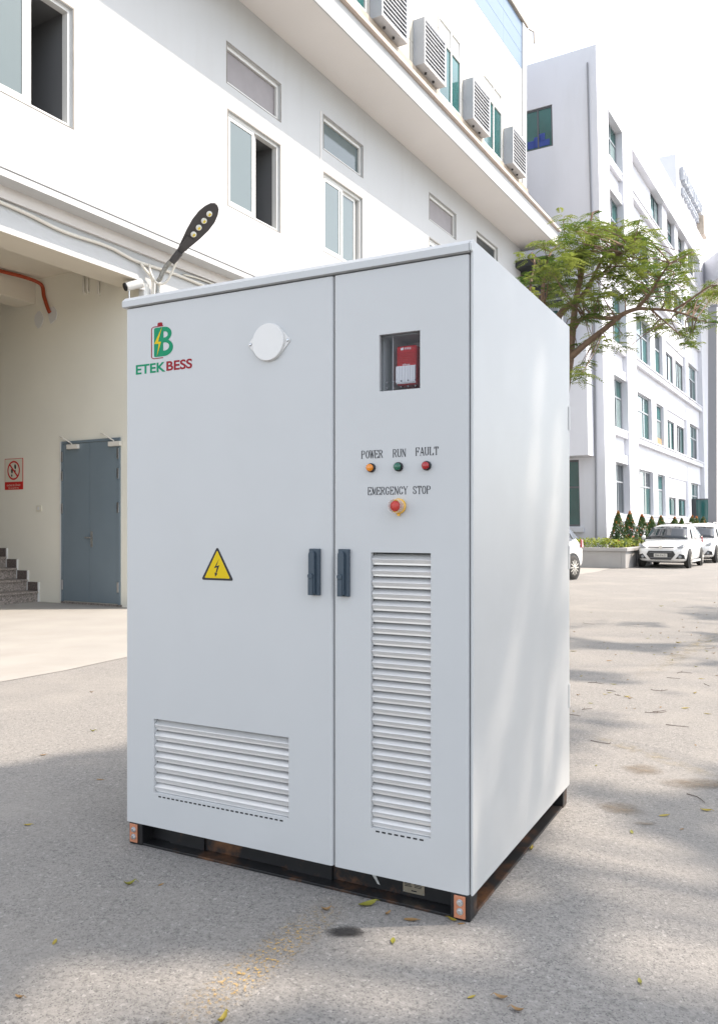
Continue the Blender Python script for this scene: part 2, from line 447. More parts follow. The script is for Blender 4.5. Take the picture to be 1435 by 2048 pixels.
def worn_mat(name, col, lo, hi, sc, edge=True):
    """patchy print that lets the ground show through: a thin sheet with worn-away holes"""
    m = bpy.data.materials.new(name); m.use_nodes = True
    nt = m.node_tree; n = nt.nodes; l = nt.links
    b = n['Principled BSDF']; out = n['Material Output']
    b.inputs['Base Color'].default_value = (*col, 1); b.inputs['Roughness'].default_value = 0.85
    tc = n.new('ShaderNodeTexCoord')
    t = n.new('ShaderNodeTexNoise'); t.inputs['Scale'].default_value = sc; t.inputs['Detail'].default_value = 9; t.inputs['Roughness'].default_value = 0.75
    l.new(tc.outputs['Object'], t.inputs['Vector'])
    mr = n.new('ShaderNodeMapRange'); mr.inputs[1].default_value = lo; mr.inputs[2].default_value = hi
    l.new(t.outputs[0], mr.inputs[0])
    fac = mr.outputs[0]
    if edge:   # fade by the generated coordinate towards the sheet's rim
        sx = n.new('ShaderNodeSeparateXYZ'); l.new(tc.outputs['Generated'], sx.inputs[0])
        def tent(o):
            a = n.new('ShaderNodeMath'); a.operation = 'SUBTRACT'; l.new(o, a.inputs[0]); a.inputs[1].default_value = 0.5
            q = n.new('ShaderNodeMath'); q.operation = 'ABSOLUTE'; l.new(a.outputs[0], q.inputs[0])
            r = n.new('ShaderNodeMapRange'); r.inputs[1].default_value = 0.5; r.inputs[2].default_value = 0.15; l.new(q.outputs[0], r.inputs[0])
            return r.outputs[0]
        p = n.new('ShaderNodeMath'); p.operation = 'MULTIPLY'; l.new(tent(sx.outputs[0]), p.inputs[0]); l.new(tent(sx.outputs[1]), p.inputs[1])
        q = n.new('ShaderNodeMath'); q.operation = 'MULTIPLY'; l.new(p.outputs[0], q.inputs[0]); l.new(fac, q.inputs[1])
        fac = q.outputs[0]
    tr = n.new('ShaderNodeBsdfTransparent')
    ms = n.new('ShaderNodeMixShader'); l.new(fac, ms.inputs[0]); l.new(tr.outputs[0], ms.inputs[1]); l.new(b.outputs[0], ms.inputs[2])
    l.new(ms.outputs[0], out.inputs[0])
    return m
M['worn_yellow'] = worn_mat('worn_yellow_paint', (0.50, 0.32, 0.085), 0.525, 0.60, 70.0)
M['faint_yellow'] = worn_mat('faint_yellow_paint', (0.40, 0.33, 0.20), 0.46, 0.80, 9.0)
M['oil'] = worn_mat('oil_stain', (0.022, 0.021, 0.021), 0.30, 0.46, 26.0)
M['sand'] = worn_mat('sand_patch', (0.21, 0.17, 0.125), 0.30, 0.72, 14.0)

def frame_black():
    m = mat('black_frame_paint', (0.012, 0.012, 0.013), 0.38, noise=0.2, nscale=8)
    nt = m.node_tree; n = nt.nodes; l = nt.links; b = n['Principled BSDF']
    prev = b.inputs['Base Color'].links[0].from_socket
    tc = n.new('ShaderNodeTexCoord')
    t = n.new('ShaderNodeTexNoise'); t.inputs['Scale'].default_value = 3.3; t.inputs['Detail'].default_value = 8; t.inputs['Roughness'].default_value = 0.7
    l.new(tc.outputs['Object'], t.inputs['Vector'])
    mr = n.new('ShaderNodeMapRange'); mr.inputs[1].default_value = 0.50; mr.inputs[2].default_value = 0.66
    l.new(t.outputs[0], mr.inputs[0])
    mx = n.new('ShaderNodeMix'); mx.data_type = 'RGBA'; mx.inputs[7].default_value = (0.17, 0.075, 0.03, 1)
    l.new(mr.outputs[0], mx.inputs[0]); l.new(prev, mx.inputs[6]); l.new(mx.outputs[2], b.inputs['Base Color'])
    return m
M['frame_black'] = frame_black()

def clear_mat():
    m = bpy.data.materials.new('clear_acrylic'); m.use_nodes = True
    nt = m.node_tree; n = nt.nodes; l = nt.links
    n.remove(n['Principled BSDF']); out = n['Material Output']
    g = n.new('ShaderNodeBsdfGlossy'); g.inputs['Roughness'].default_value = 0.02
    t = n.new('ShaderNodeBsdfTransparent'); t.inputs[0].default_value = (0.90, 0.91, 0.92, 1)
    fr = n.new('ShaderNodeFresnel'); fr.inputs[0].default_value = 1.55
    tc = n.new('ShaderNodeTexCoord')
    nz = n.new('ShaderNodeTexNoise'); nz.inputs['Scale'].default_value = 9; nz.inputs['Detail'].default_value = 1
    l.new(tc.outputs['Object'], nz.inputs['Vector'])
    bp = n.new('ShaderNodeBump'); bp.inputs['Strength'].default_value = 0.35; bp.inputs['Distance'].default_value = 0.02
    l.new(nz.outputs[0], bp.inputs['Height']); l.new(bp.outputs[0], g.inputs['Normal'])
    mu = n.new('ShaderNodeMath'); mu.operation = 'MULTIPLY'; mu.inputs[1].default_value = 0.22; l.new(fr.outputs[0], mu.inputs[0])
    ms = n.new('ShaderNodeMixShader'); l.new(mu.outputs[0], ms.inputs[0]); l.new(t.outputs[0], ms.inputs[1]); l.new(g.outputs[0], ms.inputs[2])
    l.new(ms.outputs[0], out.inputs[0])
    return m
M['clear'] = clear_mat()

def milky_mat():
    m = bpy.data.materials.new('milky_plastic'); m.use_nodes = True
    nt = m.node_tree; n = nt.nodes; l = nt.links
    b = n['Principled BSDF']; out = n['Material Output']
    b.inputs['Base Color'].default_value = (0.75, 0.68, 0.66, 1); b.inputs['Roughness'].default_value = 0.2
    t = n.new('ShaderNodeBsdfTransparent'); ms = n.new('ShaderNodeMixShader'); ms.inputs[0].default_value = 0.3
    l.new(t.outputs[0], ms.inputs[1]); l.new(b.outputs[0], ms.inputs[2]); l.new(ms.outputs[0], out.inputs[0])
    return m
M['milky'] = milky_mat()

# ================================================================ ground
def ground_at(px, py, z=0.0):
    t = (EYE - z) * F_PX / (py - HORIZON)
    return Vector(((px - CX) / F_PX * t, t, z))

g = MB()
g.quad((-400, -300, 0), (400, -300, 0), (400, 900, 0), (-400, 900, 0))
tag(g.build('ground', M['asphalt']), 'weathered grey asphalt yard', None, None, 'structure')

LB_ANG = R(59.9)
LBO = Vector((-3.655, 14.12, 0))
def lb(x, y, z=0.0):
    return LBO + Vector((math.cos(LB_ANG) * x - math.sin(LB_ANG) * y, math.sin(LB_ANG) * x + math.cos(LB_ANG) * y, z))
a = MB()
# slightly wandering front edge of the pale concrete apron
edge = [lb(x, -3.62 - 0.10 * math.sin(x * 0.9) - random.uniform(-0.03, 0.03), 0.004) for x in [-14 + 0.7 * i for i in range(52)]]
back = [lb(x, 12.0, 0.004) for x in [-14 + 0.7 * i for i in range(52)]]
for i in range(51):
    a.quad(edge[i], edge[i + 1], back[i + 1], back[i])
tag(a.build('concrete_apron', M['apron']), 'pale concrete apron along the factory wall', None, None, 'structure')

# ================================================================ left building (factory)
fac = thing('factory_building', 'white rendered factory with deep eave, sliding windows and open ground floor passage', 'building', LBO, LB_ANG)
EAVE_Z, UP_Y = 11.87, -0.30
wins = [(-3.24, -1.563, 7.60, 9.45, 'open'), (2.204, 3.939, 7.69, 9.545, 'open'), (5.67, 7.449, 7.80, 9.62, 'shut'), (11.37, 13.302, 8.05, 9.85, 'shut'), (15.0, 16.93, 8.2, 9.95, 'shut')]
tops = [(-3.24, -1.563, 10.02, 10.80, 'g'), (2.173, 3.957, 10.06, 10.85, 'g'), (5.66, 7.474, 10.16, 10.945, 'p'), (11.37, 13.302, 10.38, 11.15, 'g'), (15.02, 16.936, 10.45, 11.17, 'd')]
w = MB()
holes = [h[:4] for h in wins] + [h[:4] for h in tops]
w.wall(-14.0, 19.36, 5.61, EAVE_Z, 0.0, holes, 0.20)
w.wall(0.0, 19.36, 0.0, 5.61, 0.0, [], 0.2)
w.quad((19.36, 0, 0), (19.36, 9, 0), (19.36, 9, EAVE_Z), (19.36, 0, EAVE_Z))
# back faces so nothing leaks light through the shell
w.quad((-14, 0.6, 6.1), (-14, 0.6, EAVE_Z), (-14, 0.0, EAVE_Z), (-14, 0.0, 5.61))
w.build('wall', M['plaster'], fac)
# recess: cream side wall facing the yard, beams and ceiling
s = MB()
s.quad((0, 12, 0), (0, 0.0, 0), (0, 0.0, 5.61), (0, 12, 5.61))
s.quad((0, 12, 5.61), (0, 0.0, 5.61), (0, 0.0, 6.08), (0, 12, 6.08))
s.build('side_wall', M['beige'], fac)
MB().box(-13.99, -5.6, 0.003, 0.3, 0, 5.605).build('passage_shade_wall', M['plaster'], fac)  # unseen wall, added to make the passage darker
MB().quad((-14, 0.0, 6.08), (-14, 12, 6.08), (0, 12, 6.08), (0, 0.0, 6.08)).quad((-14, 12, 0), (0, 12, 0), (0, 12, 6.08), (-14, 12, 6.08)).quad((-14, 0, 0), (-14, 12, 0), (-14, 12, 6.08), (-14, 0, 6.08)).build('ceiling', M['ceil'], fac)
MB().quad((-14, 0.0, 5.61), (0, 0.0, 5.61), (0, 0.62, 5.61), (-14, 0.62, 5.61)).quad((-14, 0.62, 5.61), (0, 0.62, 5.61), (0, 0.62, 6.08), (-14, 0.62, 6.08)).build('front_beam', M['ceil'], fac)
MB().box(-14, -0.002, 2.83, 3.35, 5.62, 6.078).build('cross_beam', M['ceil'], fac, bevel=0.01)
MB().box(-2.35, -0.75, 2.832, 3.0, 5.60, 6.075).build('beam_casing', M['beige'], fac, bevel=0.01)
# roof slab over everything
MB().quad((-14, 0.3, 12.6), (19.3, 0.3, 12.6), (19.3, 9, 12.6), (-14, 9, 12.6)).build('roof_slab', M['plaster'], fac)
# cornice ledge above the passage
MB().box(-14, 9.0, -0.35, -0.002, 6.235, 6.33).build('ledge_lip', M['plaster'], fac)
MB().box(-14, 9.0, -0.335, -0.002, 6.362, 6.50).build('ledge_top', M['plaster'], fac)
MB().box(-14, 9.0, -0.22, -0.003, 6.331, 6.361).build('ledge_groove', M['groove'], fac)
MB().box(-14, 9.0, -0.06, -0.002, 6.06, 6.25).build('ledge_moulding', M['soffit'], fac)
# eave
ev = MB()
ev.box(-14, 19.75, -1.30, 0.3, EAVE_Z, EAVE_Z + 0.53)
ev.build('eave', M['plaster'], fac, bevel=0.01)
MB().quad((-14, -1.27, EAVE_Z - 0.004), (-14, 0.0, EAVE_Z - 0.004), (19.72, 0.0, EAVE_Z - 0.004), (19.72, -1.27, EAVE_Z - 0.004)).build('eave_soffit', M['soffit'], fac)
MB().box(-14, 19.85, -1.40, -1.0, EAVE_Z + 0.532, EAVE_Z + 0.63).build('eave_rim', M['peach'], fac, bevel=0.01)
MB().box(-14, 19.2, UP_Y - 0.16, UP_Y + 0.1, 13.02, 13.45).build('plinth_band', M['peach'], fac)
MB().box(-14, 19.15, UP_Y - 0.22, UP_Y + 0.1, 13.452, 13.62).build('gutter_channel', M['trim'], fac, bevel=0.03)
MB().box(-14, 19.12, UP_Y - 0.08, UP_Y + 0.1, 13.622, 13.93).build('sill_flashing', M['trim'], fac, bevel=0.02)
MB().box(-14, 19.1, UP_Y - 0.05, UP_Y + 0.1, 12.5, 13.018).build('upper_plinth', M['plaster'], fac)

def window(parent, x0, x1, z0, z1, y, kind, fm, pm, warp=None, split=0.5, fw=0.055, depth=0.06, transom=None, mul=None):
    """frame mesh is the part; panes and the slid sash are sub-parts"""
    f = MB()
    for a, b, c, d in ((x0, x1, z0, z0 + fw), (x0, x1, z1 - fw, z1)):
        f.box(a, b, y, y + depth, c, d)
    for a, b in ((x0, x0 + fw), (x1 - fw, x1)):
        f.box(a, b, y, y + depth, z0 + fw, z1 - fw)
    ms = mul if mul is not None else []
    for t in ms:
        f.box(t - fw * 0.45, t + fw * 0.45, y + 0.004, y + depth - 0.004, z0 + fw, z1 - fw)
    if transom:
        f.box(x0 + fw, x1 - fw, y + 0.003, y + depth - 0.003, transom - fw * 0.5, transom + fw * 0.5)
    fo = f.build('window', fm, parent, warp=warp)
    xs = [x0 + fw] + sorted(ms) + [x1 - fw]
    zs = [z0 + fw] + ([transom] if transom else []) + [z1 - fw]
    k = 0
    for i in range(len(xs) - 1):
        for j in range(len(zs) - 1):
            p = pm[k % len(pm)] if isinstance(pm, (list, tuple)) else pm
            k += 1
            if p is None: continue
            MB().box(xs[i] + 0.002, xs[i + 1] - 0.002, y + depth * 0.55, y + depth * 0.55 + 0.012, zs[j] + 0.002, zs[j + 1] - 0.002).build('pane', p, fo, warp=warp)
    return fo

for (x0, x1, z0, z1, k) in wins:
    mid = (x0 + x1) / 2
    fo = window(fac, x0, x1, z0, z1, 0.05, k, M['frame'], None if k == 'open' else None, fw=0.06, depth=0.12)
    # sliding sashes: the left sash, and the right sash (slid open behind the left one when open)
    def sash(a, b, yy, mt, mid_bar=None):
        q = MB(); t = 0.075
        q.box(a, b, yy, yy + 0.035, z0 + 0.062, z0 + 0.062 + t).box(a, b, yy, yy + 0.035, z1 - 0.062 - t, z1 - 0.062)
        q.box(a, a + t, yy, yy + 0.035, z0 + 0.062 + t, z1 - 0.062 - t).box(b - t, b, yy, yy + 0.035, z0 + 0.062 + t, z1 - 0.062 - t)
        if mid_bar: q.box(mid_bar - 0.02, mid_bar + 0.02, yy + 0.002, yy + 0.033, z0 + 0.062 + t, z1 - 0.062 - t)
        q.build('sash', M['frame'], fo, bevel=0.004)
        MB().box(a + t + 0.001, b - t - 0.001, yy + 0.014, yy + 0.02, z0 + 0.063 + t, z1 - 0.063 - t).build('pane', mt, fo)
    if k == 'open':
        sash(x0 + 0.062, mid + 0.04, 0.055, M['pane_pale'])
        sash(x0 + 0.20, mid + 0.16, 0.11, M['pane_pale'])
        # dark room behind
        rm = MB(); e = 2.6
        rm.quad((x0, 0.2, z0), (x0, 0.2, z1), (x0, e, z1), (x0, e, z0)).quad((x1, 0.2, z0), (x1, e, z0), (x1, e, z1), (x1, 0.2, z1))
        rm.quad((x0, 0.2, z0), (x0, e, z0), (x1, e, z0), (x1, 0.2, z0)).quad((x0, 0.2, z1), (x1, 0.2, z1), (x1, e, z1), (x0, e, z1)).quad((x0, e, z0), (x0, e, z1), (x1, e, z1), (x1, e, z0))
        rm.build('room_recess', M['room'], fac)
    else:
        sash(x0 + 0.062, mid + 0.04, 0.055, M['pane_pale'], mid - 0.12)
        sash(mid - 0.06, x1 - 0.17, 0.11, M['pane_pale'])
        MB().quad((x0, 0.2, z0), (x1, 0.2, z0), (x1, 0.2, z1), (x0, 0.2, z1)).build('room_recess', M['room'], fac)
for (x0, x1, z0, z1, k) in tops:
    window(fac, x0, x1, z0, z1, 0.06, k, M['frame'], {'g': M['pane_grey'], 'p': M['pane_pale'], 'd': M['pane_dark']}[k], fw=0.075, depth=0.09)
    MB().quad((x0, 0.2, z0), (x1, 0.2, z0), (x1, 0.2, z1), (x0, 0.2, z1)).build('room_recess', M['room'], fac)
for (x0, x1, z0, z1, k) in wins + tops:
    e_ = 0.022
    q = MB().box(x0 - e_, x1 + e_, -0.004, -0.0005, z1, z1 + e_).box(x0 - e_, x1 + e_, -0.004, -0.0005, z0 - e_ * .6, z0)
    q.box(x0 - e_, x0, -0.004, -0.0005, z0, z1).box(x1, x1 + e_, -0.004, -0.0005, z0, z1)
    q.build('reveal_shade_line', M['reveal_shade'], fac)  # dark strips painted round the frames where the reveal lies in shade
# thin expansion joint left of the middle window pair
MB().box(5.52, 5.55, -0.012, -0.001, 6.56, 10.98).build('wall_joint', M['soffit'], fac)

# upper floor: sandwich panels, windows, louvred plant boxes
PH = 0.635
UB = [3.80, 7.30, 9.70, 13.15, 16.72]          # left edge of each louvred box
rows = [13.94 + PH * i for i in range(10)]
Zw = 16.27                                     # window heads
back_up = MB().quad((-14, UP_Y + 0.06, 12.5), (19.0, UP_Y + 0.06, 12.5), (19.0, UP_Y + 0.06, 19.8), (-14, UP_Y + 0.06, 19.8))
back_up.quad((19.0, UP_Y + 0.06, 12.5), (19.0, 9, 12.5), (19.0, 9, 19.8), (19.0, UP_Y + 0.06, 19.8))
back_up.build('upper_wall', M['white_metal'], fac)
def clad(x0, x1, z0, z1, m):
    MB().box(x0 + 0.004, x1 - 0.004, UP_Y, UP_Y + 0.055, z0 + 0.007, z1 - 0.007).build('cladding_panel', m, fac)
segs = [-1.0, 3.80, 7.30, 9.70, 13.15, 16.72, 18.62]
for i in range(len(segs) - 1):
    z = Zw
    for r in range(3):
        clad(segs[i], segs[i + 1], z, z + PH, M['cream_panel']); z += PH
    for r in range(3):
        clad(segs[i], segs[i + 1], z, z + 0.57, M['blue_panel']); z += 0.57
    upz = z
for i, b in enumerate(UB):
    x0 = b - 0.18; x1 = b + 1.62
    if i == 1: x1 = UB[2] - 0.19
    if i == len(UB) - 1: x1 = 18.62
    z = 13.94
    while z < Zw - 0.01:
        z2 = min(z + PH, Zw)
        if z2 - z > 0.03: clad(x0, x1, z, z2, M['cream_panel'])
        z = z2
    if i < len(UB) - 1 and i != 1:
        window(fac, b + 1.62, UB[i + 1] - 0.18, 13.95, 16.25, UP_Y - 0.02, 'x', M['frame'], [M['pane_teal'], M['frame'], M['pane_teal'], M['frame']], mul=[(b + 1.62 + UB[i + 1] - 0.18) / 2 + 0.1], transom=15.62, fw=0.07, depth=0.075)
MB().box(18.63, 19.06, UP_Y - 0.05, UP_Y + 0.06, 13.94, upz + 0.02).build('corner_trim', M['white_metal'], fac, bevel=0.02)
MB().box(-1, 19.14, UP_Y - 0.10, UP_Y + 0.2, upz + 0.022, upz + 0.13).build('parapet_cap', M['trim'], fac, bevel=0.02)
for b in UB:
    x0, x1, z0, z1, y0, y1 = b, b + 1.40, 13.94, 15.20, UP_Y - 0.33, UP_Y - 0.003
    q = MB()
    t = 0.05
    q.box(x0, x0 + t, y0, y1, z0, z1).box(x1 - t, x1, y0, y1, z0, z1)
    q.box(x0 + t, x1 - t, y0, y1, z0, z0 + t).box(x0 + t, x1 - t, y0, y1, z1 - t, z1)
    q.box(x0 + t, x1 - t, y0 + 0.14, y1, z0 + t, z1 - t)
    bx = q.build('louvre_box', M['grey_metal'], fac, bevel=0.004)
    fr = MB()
    fr.box(x0 - 0.004, x1 + 0.004, y0 - 0.022, y0 - 0.001, z0 - 0.004, z0 + 0.05).box(x0 - 0.004, x1 + 0.004, y0 - 0.022, y0 - 0.001, z1 - 0.05, z1 + 0.004)
    fr.box(x0 - 0.004, x0 + 0.05, y0 - 0.022, y0 - 0.001, z0 + 0.05, z1 - 0.05).box(x1 - 0.05, x1 + 0.004, y0 - 0.022, y0 - 0.001, z0 + 0.05, z1 - 0.05)
    fr.build('louvre_frame', M['white_metal'], bx)
    n = 10
    me = None
    for i in range(n):
        zc = z0 + 0.06 + (z1 - z0 - 0.12) * i / n
        if me is None:
            ms = MB(); p = (z1 - z0 - 0.12) / n
            ms.prism([(x0 + 0.05, 0.075, p * 1.0), (x0 + 0.05, -0.012, p * 0.32), (x0 + 0.05, -0.012, p * 0.16), (x0 + 0.05, 0.0, p * 0.16), (x0 + 0.05, 0.085, p * 0.9)], (x1 - x0 - 0.10, 0, 0))
            me = ms.mesh('slat'); me.materials.append(M['white_metal'])
        o = bpy.data.objects.new('slat', me); COL.objects.link(o); o.parent = bx; o.location = (0, y0, zc)
    for dx in (0.45, 0.95):
        MB().lathe([(0.035, 0), (0.035, 0.05)], (x0 + dx, y0 + 0.17, z0 - 0.045), (0, 0, 1), 10).build('drain_stub', M['dark_in'], bx)
# little bracket on the roof corner
MB().tube([(19.0, -0.45, upz - 0.1), (19.25, -0.55, upz - 0.1), (19.3, -0.55, upz - 0.5)], 0.03, 6).build('gutter_spout', M['trim'], fac)

# service door in the side wall (plane x = 0, y going in)
dr = empty('door', (0, 0, 0), 0, fac)
def sbox(x0, x1, y0, y1, z0, z1): return MB().box(x0, x1, y0, y1, z0, z1)
Y0, Y1, DZ0, DZ1 = 0.596, 2.09, 0.045, 2.98
q = sbox(-0.03, -0.002, Y0, Y0 + 0.045, DZ0, DZ1).box(-0.03, -0.002, Y1 - 0.045, Y1, DZ0, DZ1).box(-0.03, -0.002, Y0 + 0.045, Y1 - 0.045, DZ1 - 0.045, DZ1)
q.build('door_frame', M['door'], dr)
YM = 1.345
sbox(-0.022, -0.003, Y0 + 0.047, YM - 0.004, DZ0 + 0.01, DZ1 - 0.05).build('door_leaf', M['door'], dr, bevel=0.003)
sbox(-0.022, -0.003, YM + 0.004, Y1 - 0.047, DZ0 + 0.01, DZ1 - 0.05).build('door_leaf', M['door'], dr, bevel=0.003)
MB().box(-0.033, -0.002, Y1 + 0.001, Y1 + 0.035, DZ0, DZ1 + 0.0).build('door_casing', M['frame'], dr)
MB().box(-0.012, -0.002, Y0 - 0.03, Y1 + 0.03, 0.006, 0.044).build('threshold', M['granite'], dr)
for yy in (Y0 + 0.035, Y1 - 0.035):
    for zz in (0.35, 1.75, 2.35, 2.70):
        sbox(-0.045, -0.031, yy - 0.02, yy + 0.02, zz - 0.09, zz + 0.09).build('hinge', M['steel'], dr, bevel=0.004)
for ya, yb in ((Y1 - 0.10, 1), (YM - 0.42, 1)):
    c = MB().box(-0.085, -0.024, ya - 0.38, ya - 0.10, DZ1 - 0.15, DZ1 - 0.07)
    c.tube([(-0.055, ya - 0.22, DZ1 - 0.06), (-0.10, ya - 0.02, DZ1 + 0.06), (-0.03, ya + 0.14, DZ1 + 0.10)], 0.012, 6)
    c.build('door_closer', M['conduit'], dr, bevel=0.003)
h = MB().box(-0.034, -0.0225, YM - 0.075, YM - 0.03, 1.05, 1.33).tube([(-0.04, YM - 0.05, 1.22), (-0.075, YM - 0.05, 1.22), (-0.075, YM + 0.07, 1.22)], 0.014, 6)
h.build('handle', M['galv'], dr)

# granite staircase along the side wall
st = empty('staircase', (0, 0, 0), 0, fac)
for i in range(9):
    y0 = 2.743 + 0.305 * i; z1 = 0.21 * (i + 1)
    MB().box(-2.6, -0.03, y0, 6.2, z1 - 0.21, z1 - 0.045).build('riser', M['granite'], st)
    MB().box(-2.6, -0.03, y0 - 0.03, y0 + 0.33, z1 - 0.044, z1 - 0.004).build('step', M['granite'], st, bevel=0.006)
    MB().box(-0.028, -0.002, y0, y0 + 0.305, max(0.004, z1 - 0.21), z1 + 0.16).build('skirting', M['granite_d'], st)
    MB().box(-0.030, -0.001, y0 - 0.025, y0 - 0.001, max(0.004, z1 - 0.21), z1 + 0.16).build('skirting_edge', M['frame'], st)

# conduits and fittings in the passage
def cable(name, pts, r, m, label, cat, group=None):
    o = MB().tube([lb(*p) for p in pts], r, 8).build(name, m, smooth=True)
    return tag(o, label, cat, group)
def smooth_pts(pts, n=6):
    P = [Vector(p) for p in pts]; out = []
    for i in range(len(P) - 1):
        p0, p1, p2, p3 = P[max(i - 1, 0)], P[i], P[i + 1], P[min(i + 2, len(P) - 1)]
        for k in range(n):
            t = k / n
            out.append(0.5 * ((2 * p1) + (-p0 + p2) * t + (2 * p0 - 5 * p1 + 4 * p2 - p3) * t * t + (-p0 + 3 * p1 - 3 * p2 + p3) * t ** 3))
    out.append(P[-1]); return [tuple(p) for p in out]
oc = cable('conduit', smooth_pts([(-1.6, 2.78, 6.03), (-0.9, 2.77, 6.02), (-0.35, 2.70, 6.02), (-0.05, 2.62, 5.95), (-0.04, 2.55, 5.72), (-0.04, 2.45, 5.50), (-0.03, 2.40, 5.40)]), 0.035, M['orange'], 'rust orange corrugated conduit bending down the passage wall', 'conduit')
cable('conduit', [(-0.03, 1.50, 6.06), (-0.03, 1.50, 5.66), (0.02, 1.50, 5.63)], 0.022, M['conduit'], 'leftmost of three short white pipe stubs under the front beam', 'conduit', 'short pipe stubs in the passage')
cable('conduit', [(-0.03, 1.40, 6.06), (-0.03, 1.40, 5.66), (0.02, 1.40, 5.63)], 0.022, M['conduit'], 'middle of three short white pipe stubs under the front beam', 'conduit', 'short pipe stubs in the passage')
cable('conduit', [(-0.03, 1.12, 6.06), (-0.03, 1.12, 5.58), (0.02, 1.12, 5.55)], 0.022, M['conduit'], 'rightmost and separate of three short white pipe stubs under the beam', 'conduit', 'short pipe stubs in the passage')
cable('conduit', [(-1.75, 0.66, 6.055), (-1.75, 2.79, 6.055), (-1.75, 2.80, 5.75), (-1.75, 2.95, 5.65)], 0.022, M['conduit'], 'white conduit crossing the passage ceiling and dropping down the beam', 'conduit')
cable('cable', smooth_pts([(-6.0, -0.03, 5.98), (-2.9, -0.035, 6.0), (-1.8, -0.03, 5.93), (-0.9, -0.035, 5.96), (-0.25, -0.03, 5.90), (0.6, -0.035, 5.93), (1.5, -0.03, 5.92), (2.6, -0.03, 5.93), (4.5, -0.03, 5.95)]), 0.028, M['conduit'], 'long white cable clipped under the ledge above the passage', 'cable')
cable('cable', smooth_pts([(0.9, -0.03, 5.98), (1.4, -0.035, 6.02), (2.4, -0.03, 6.02), (4.5, -0.03, 6.03)]), 0.018, M['conduit'], 'thin second cable running just above the long cable', 'cable')
cable('cable', smooth_pts([(-0.18, -0.05, 5.89), (-0.10, -0.07, 5.80), (0.08, -0.07, 5.66), (0.10, -0.06, 5.4), (0.09, -0.05, 4.8)]), 0.022, M['conduit'], 'white cable dropping from the long cable beside the security camera', 'cable')
cable('cable', smooth_pts([(0.02, -0.05, 5.92), (0.02, -0.10, 5.75), (0.10, -0.16, 5.60), (0.20, -0.26, 5.62), (0.24, -0.36, 5.78), (0.25, -0.46, 5.97)]), 0.02, M['conduit'], 'sagging white cable feeding the street lamp arm', 'cable')
# plaster marks where a fitting was removed
for yy, zz, nm in ((2.72, 5.32, 'left'), (2.36, 5.36, 'right')):
    pts = [(0.10 * (1 + 0.5 * random.random()) * math.cos(k * math.pi / 5), 0.12 * (1 + 0.5 * random.random()) * math.sin(k * math.pi / 5)) for k in range(10)]
    MB().prism([(-0.002, yy - p[0], zz + p[1]) for p in pts], (-0.012, 0, 0)).build('plaster_patch', M['frame'], fac)

# prohibition sign
def side_thing(name, label, cat, y, z):
    o = thing(name, label, cat, lb(-0.002, y, z), LB_ANG); return o
sg = side_thing('warning_sign', 'cream and red prohibition sign with crossed-out footprints on passage wall', 'sign', 3.45, 2.43)
# local frame of the sign: wall plane x=0, image-right is -y
SU, SZ = Vector((0, -1, 0)), Vector((0, 0, 1))
MB().box(-0.008, 0.0, -0.265, 0.265, -0.30, 0.30).build('board', M['sign_red'], sg)
flat([[(-0.255, -0.15), (0.255, -0.15), (0.255, 0.29), (-0.255, 0.29)]], M['sign_white'], 'panel', sg, (-0.009, 0, 0), SU, SZ)
def ring(r0, r1, n=32, cx=0, cy=0): return [[(cx + r * math.cos(2 * math.pi * k / n), cy + r * math.sin(2 * math.pi * k / n)) for k in range(n)] for r in (r1, r0)]
flat(ring(0.152, 0.185, cy=0.07), M['sign_red'], 'prohibition_ring', sg, (-0.0105, 0, 0), SU, SZ)
c45 = 0.114
flat([[(-c45 - 0.012, 0.07 + c45 - 0.012), (c45 - 0.012, 0.07 - c45 - 0.012), (c45 + 0.012, 0.07 - c45 + 0.012), (-c45 + 0.012, 0.07 + c45 + 0.012)]], M['sign_red'], 'prohibition_bar', sg, (-0.0115, 0, 0), SU, SZ)
def ell(cx, cy, rx, ry, rot=0, n=16): return [(cx + rx * math.cos(t) * math.cos(rot) - ry * math.sin(t) * math.sin(rot), cy + rx * math.cos(t) * math.sin(rot) + ry * math.sin(t) * math.cos(rot)) for t in [2 * math.pi * k / n for k in range(n)]]
for cx, cy in ((0.045, 0.115), (-0.05, 0.035)):
    flat([ell(cx, cy + 0.025, 0.027, 0.05, 0.1)], M['black'], 'footprint', sg, (-0.010, 0, 0), SU, SZ)
    flat([ell(cx - 0.005, cy - 0.062, 0.02, 0.025, 0.1)], M['black'], 'footprint_heel', sg, (-0.010, 0, 0), SU, SZ)
for body, ww, hh, zz in (('KHÔNG ĐI LỐI NÀY', 0.40, 0.055, -0.235), ('Do not go this way', 0.30, 0.032, -0.285)):
    place_flat(text_mesh(body, ww, hh, 0.01), M['sign_white'], 'lettering', sg, (-0.0095, ww / 2, zz), SU, SZ)
sw = side_thing('light_switch', 'small cream light switch on passage wall left of the grey door', 'switch', 2.72, 1.76)
MB().box(-0.02, 0, -0.075, 0.075, -0.055, 0.055).build('switch_plate', M['sign_white'], sw, bevel=0.006)
MB().box(-0.028, -0.0205, -0.02, 0.03, -0.03, 0.03).build('rocker', M['frame'], sw, bevel=0.003)

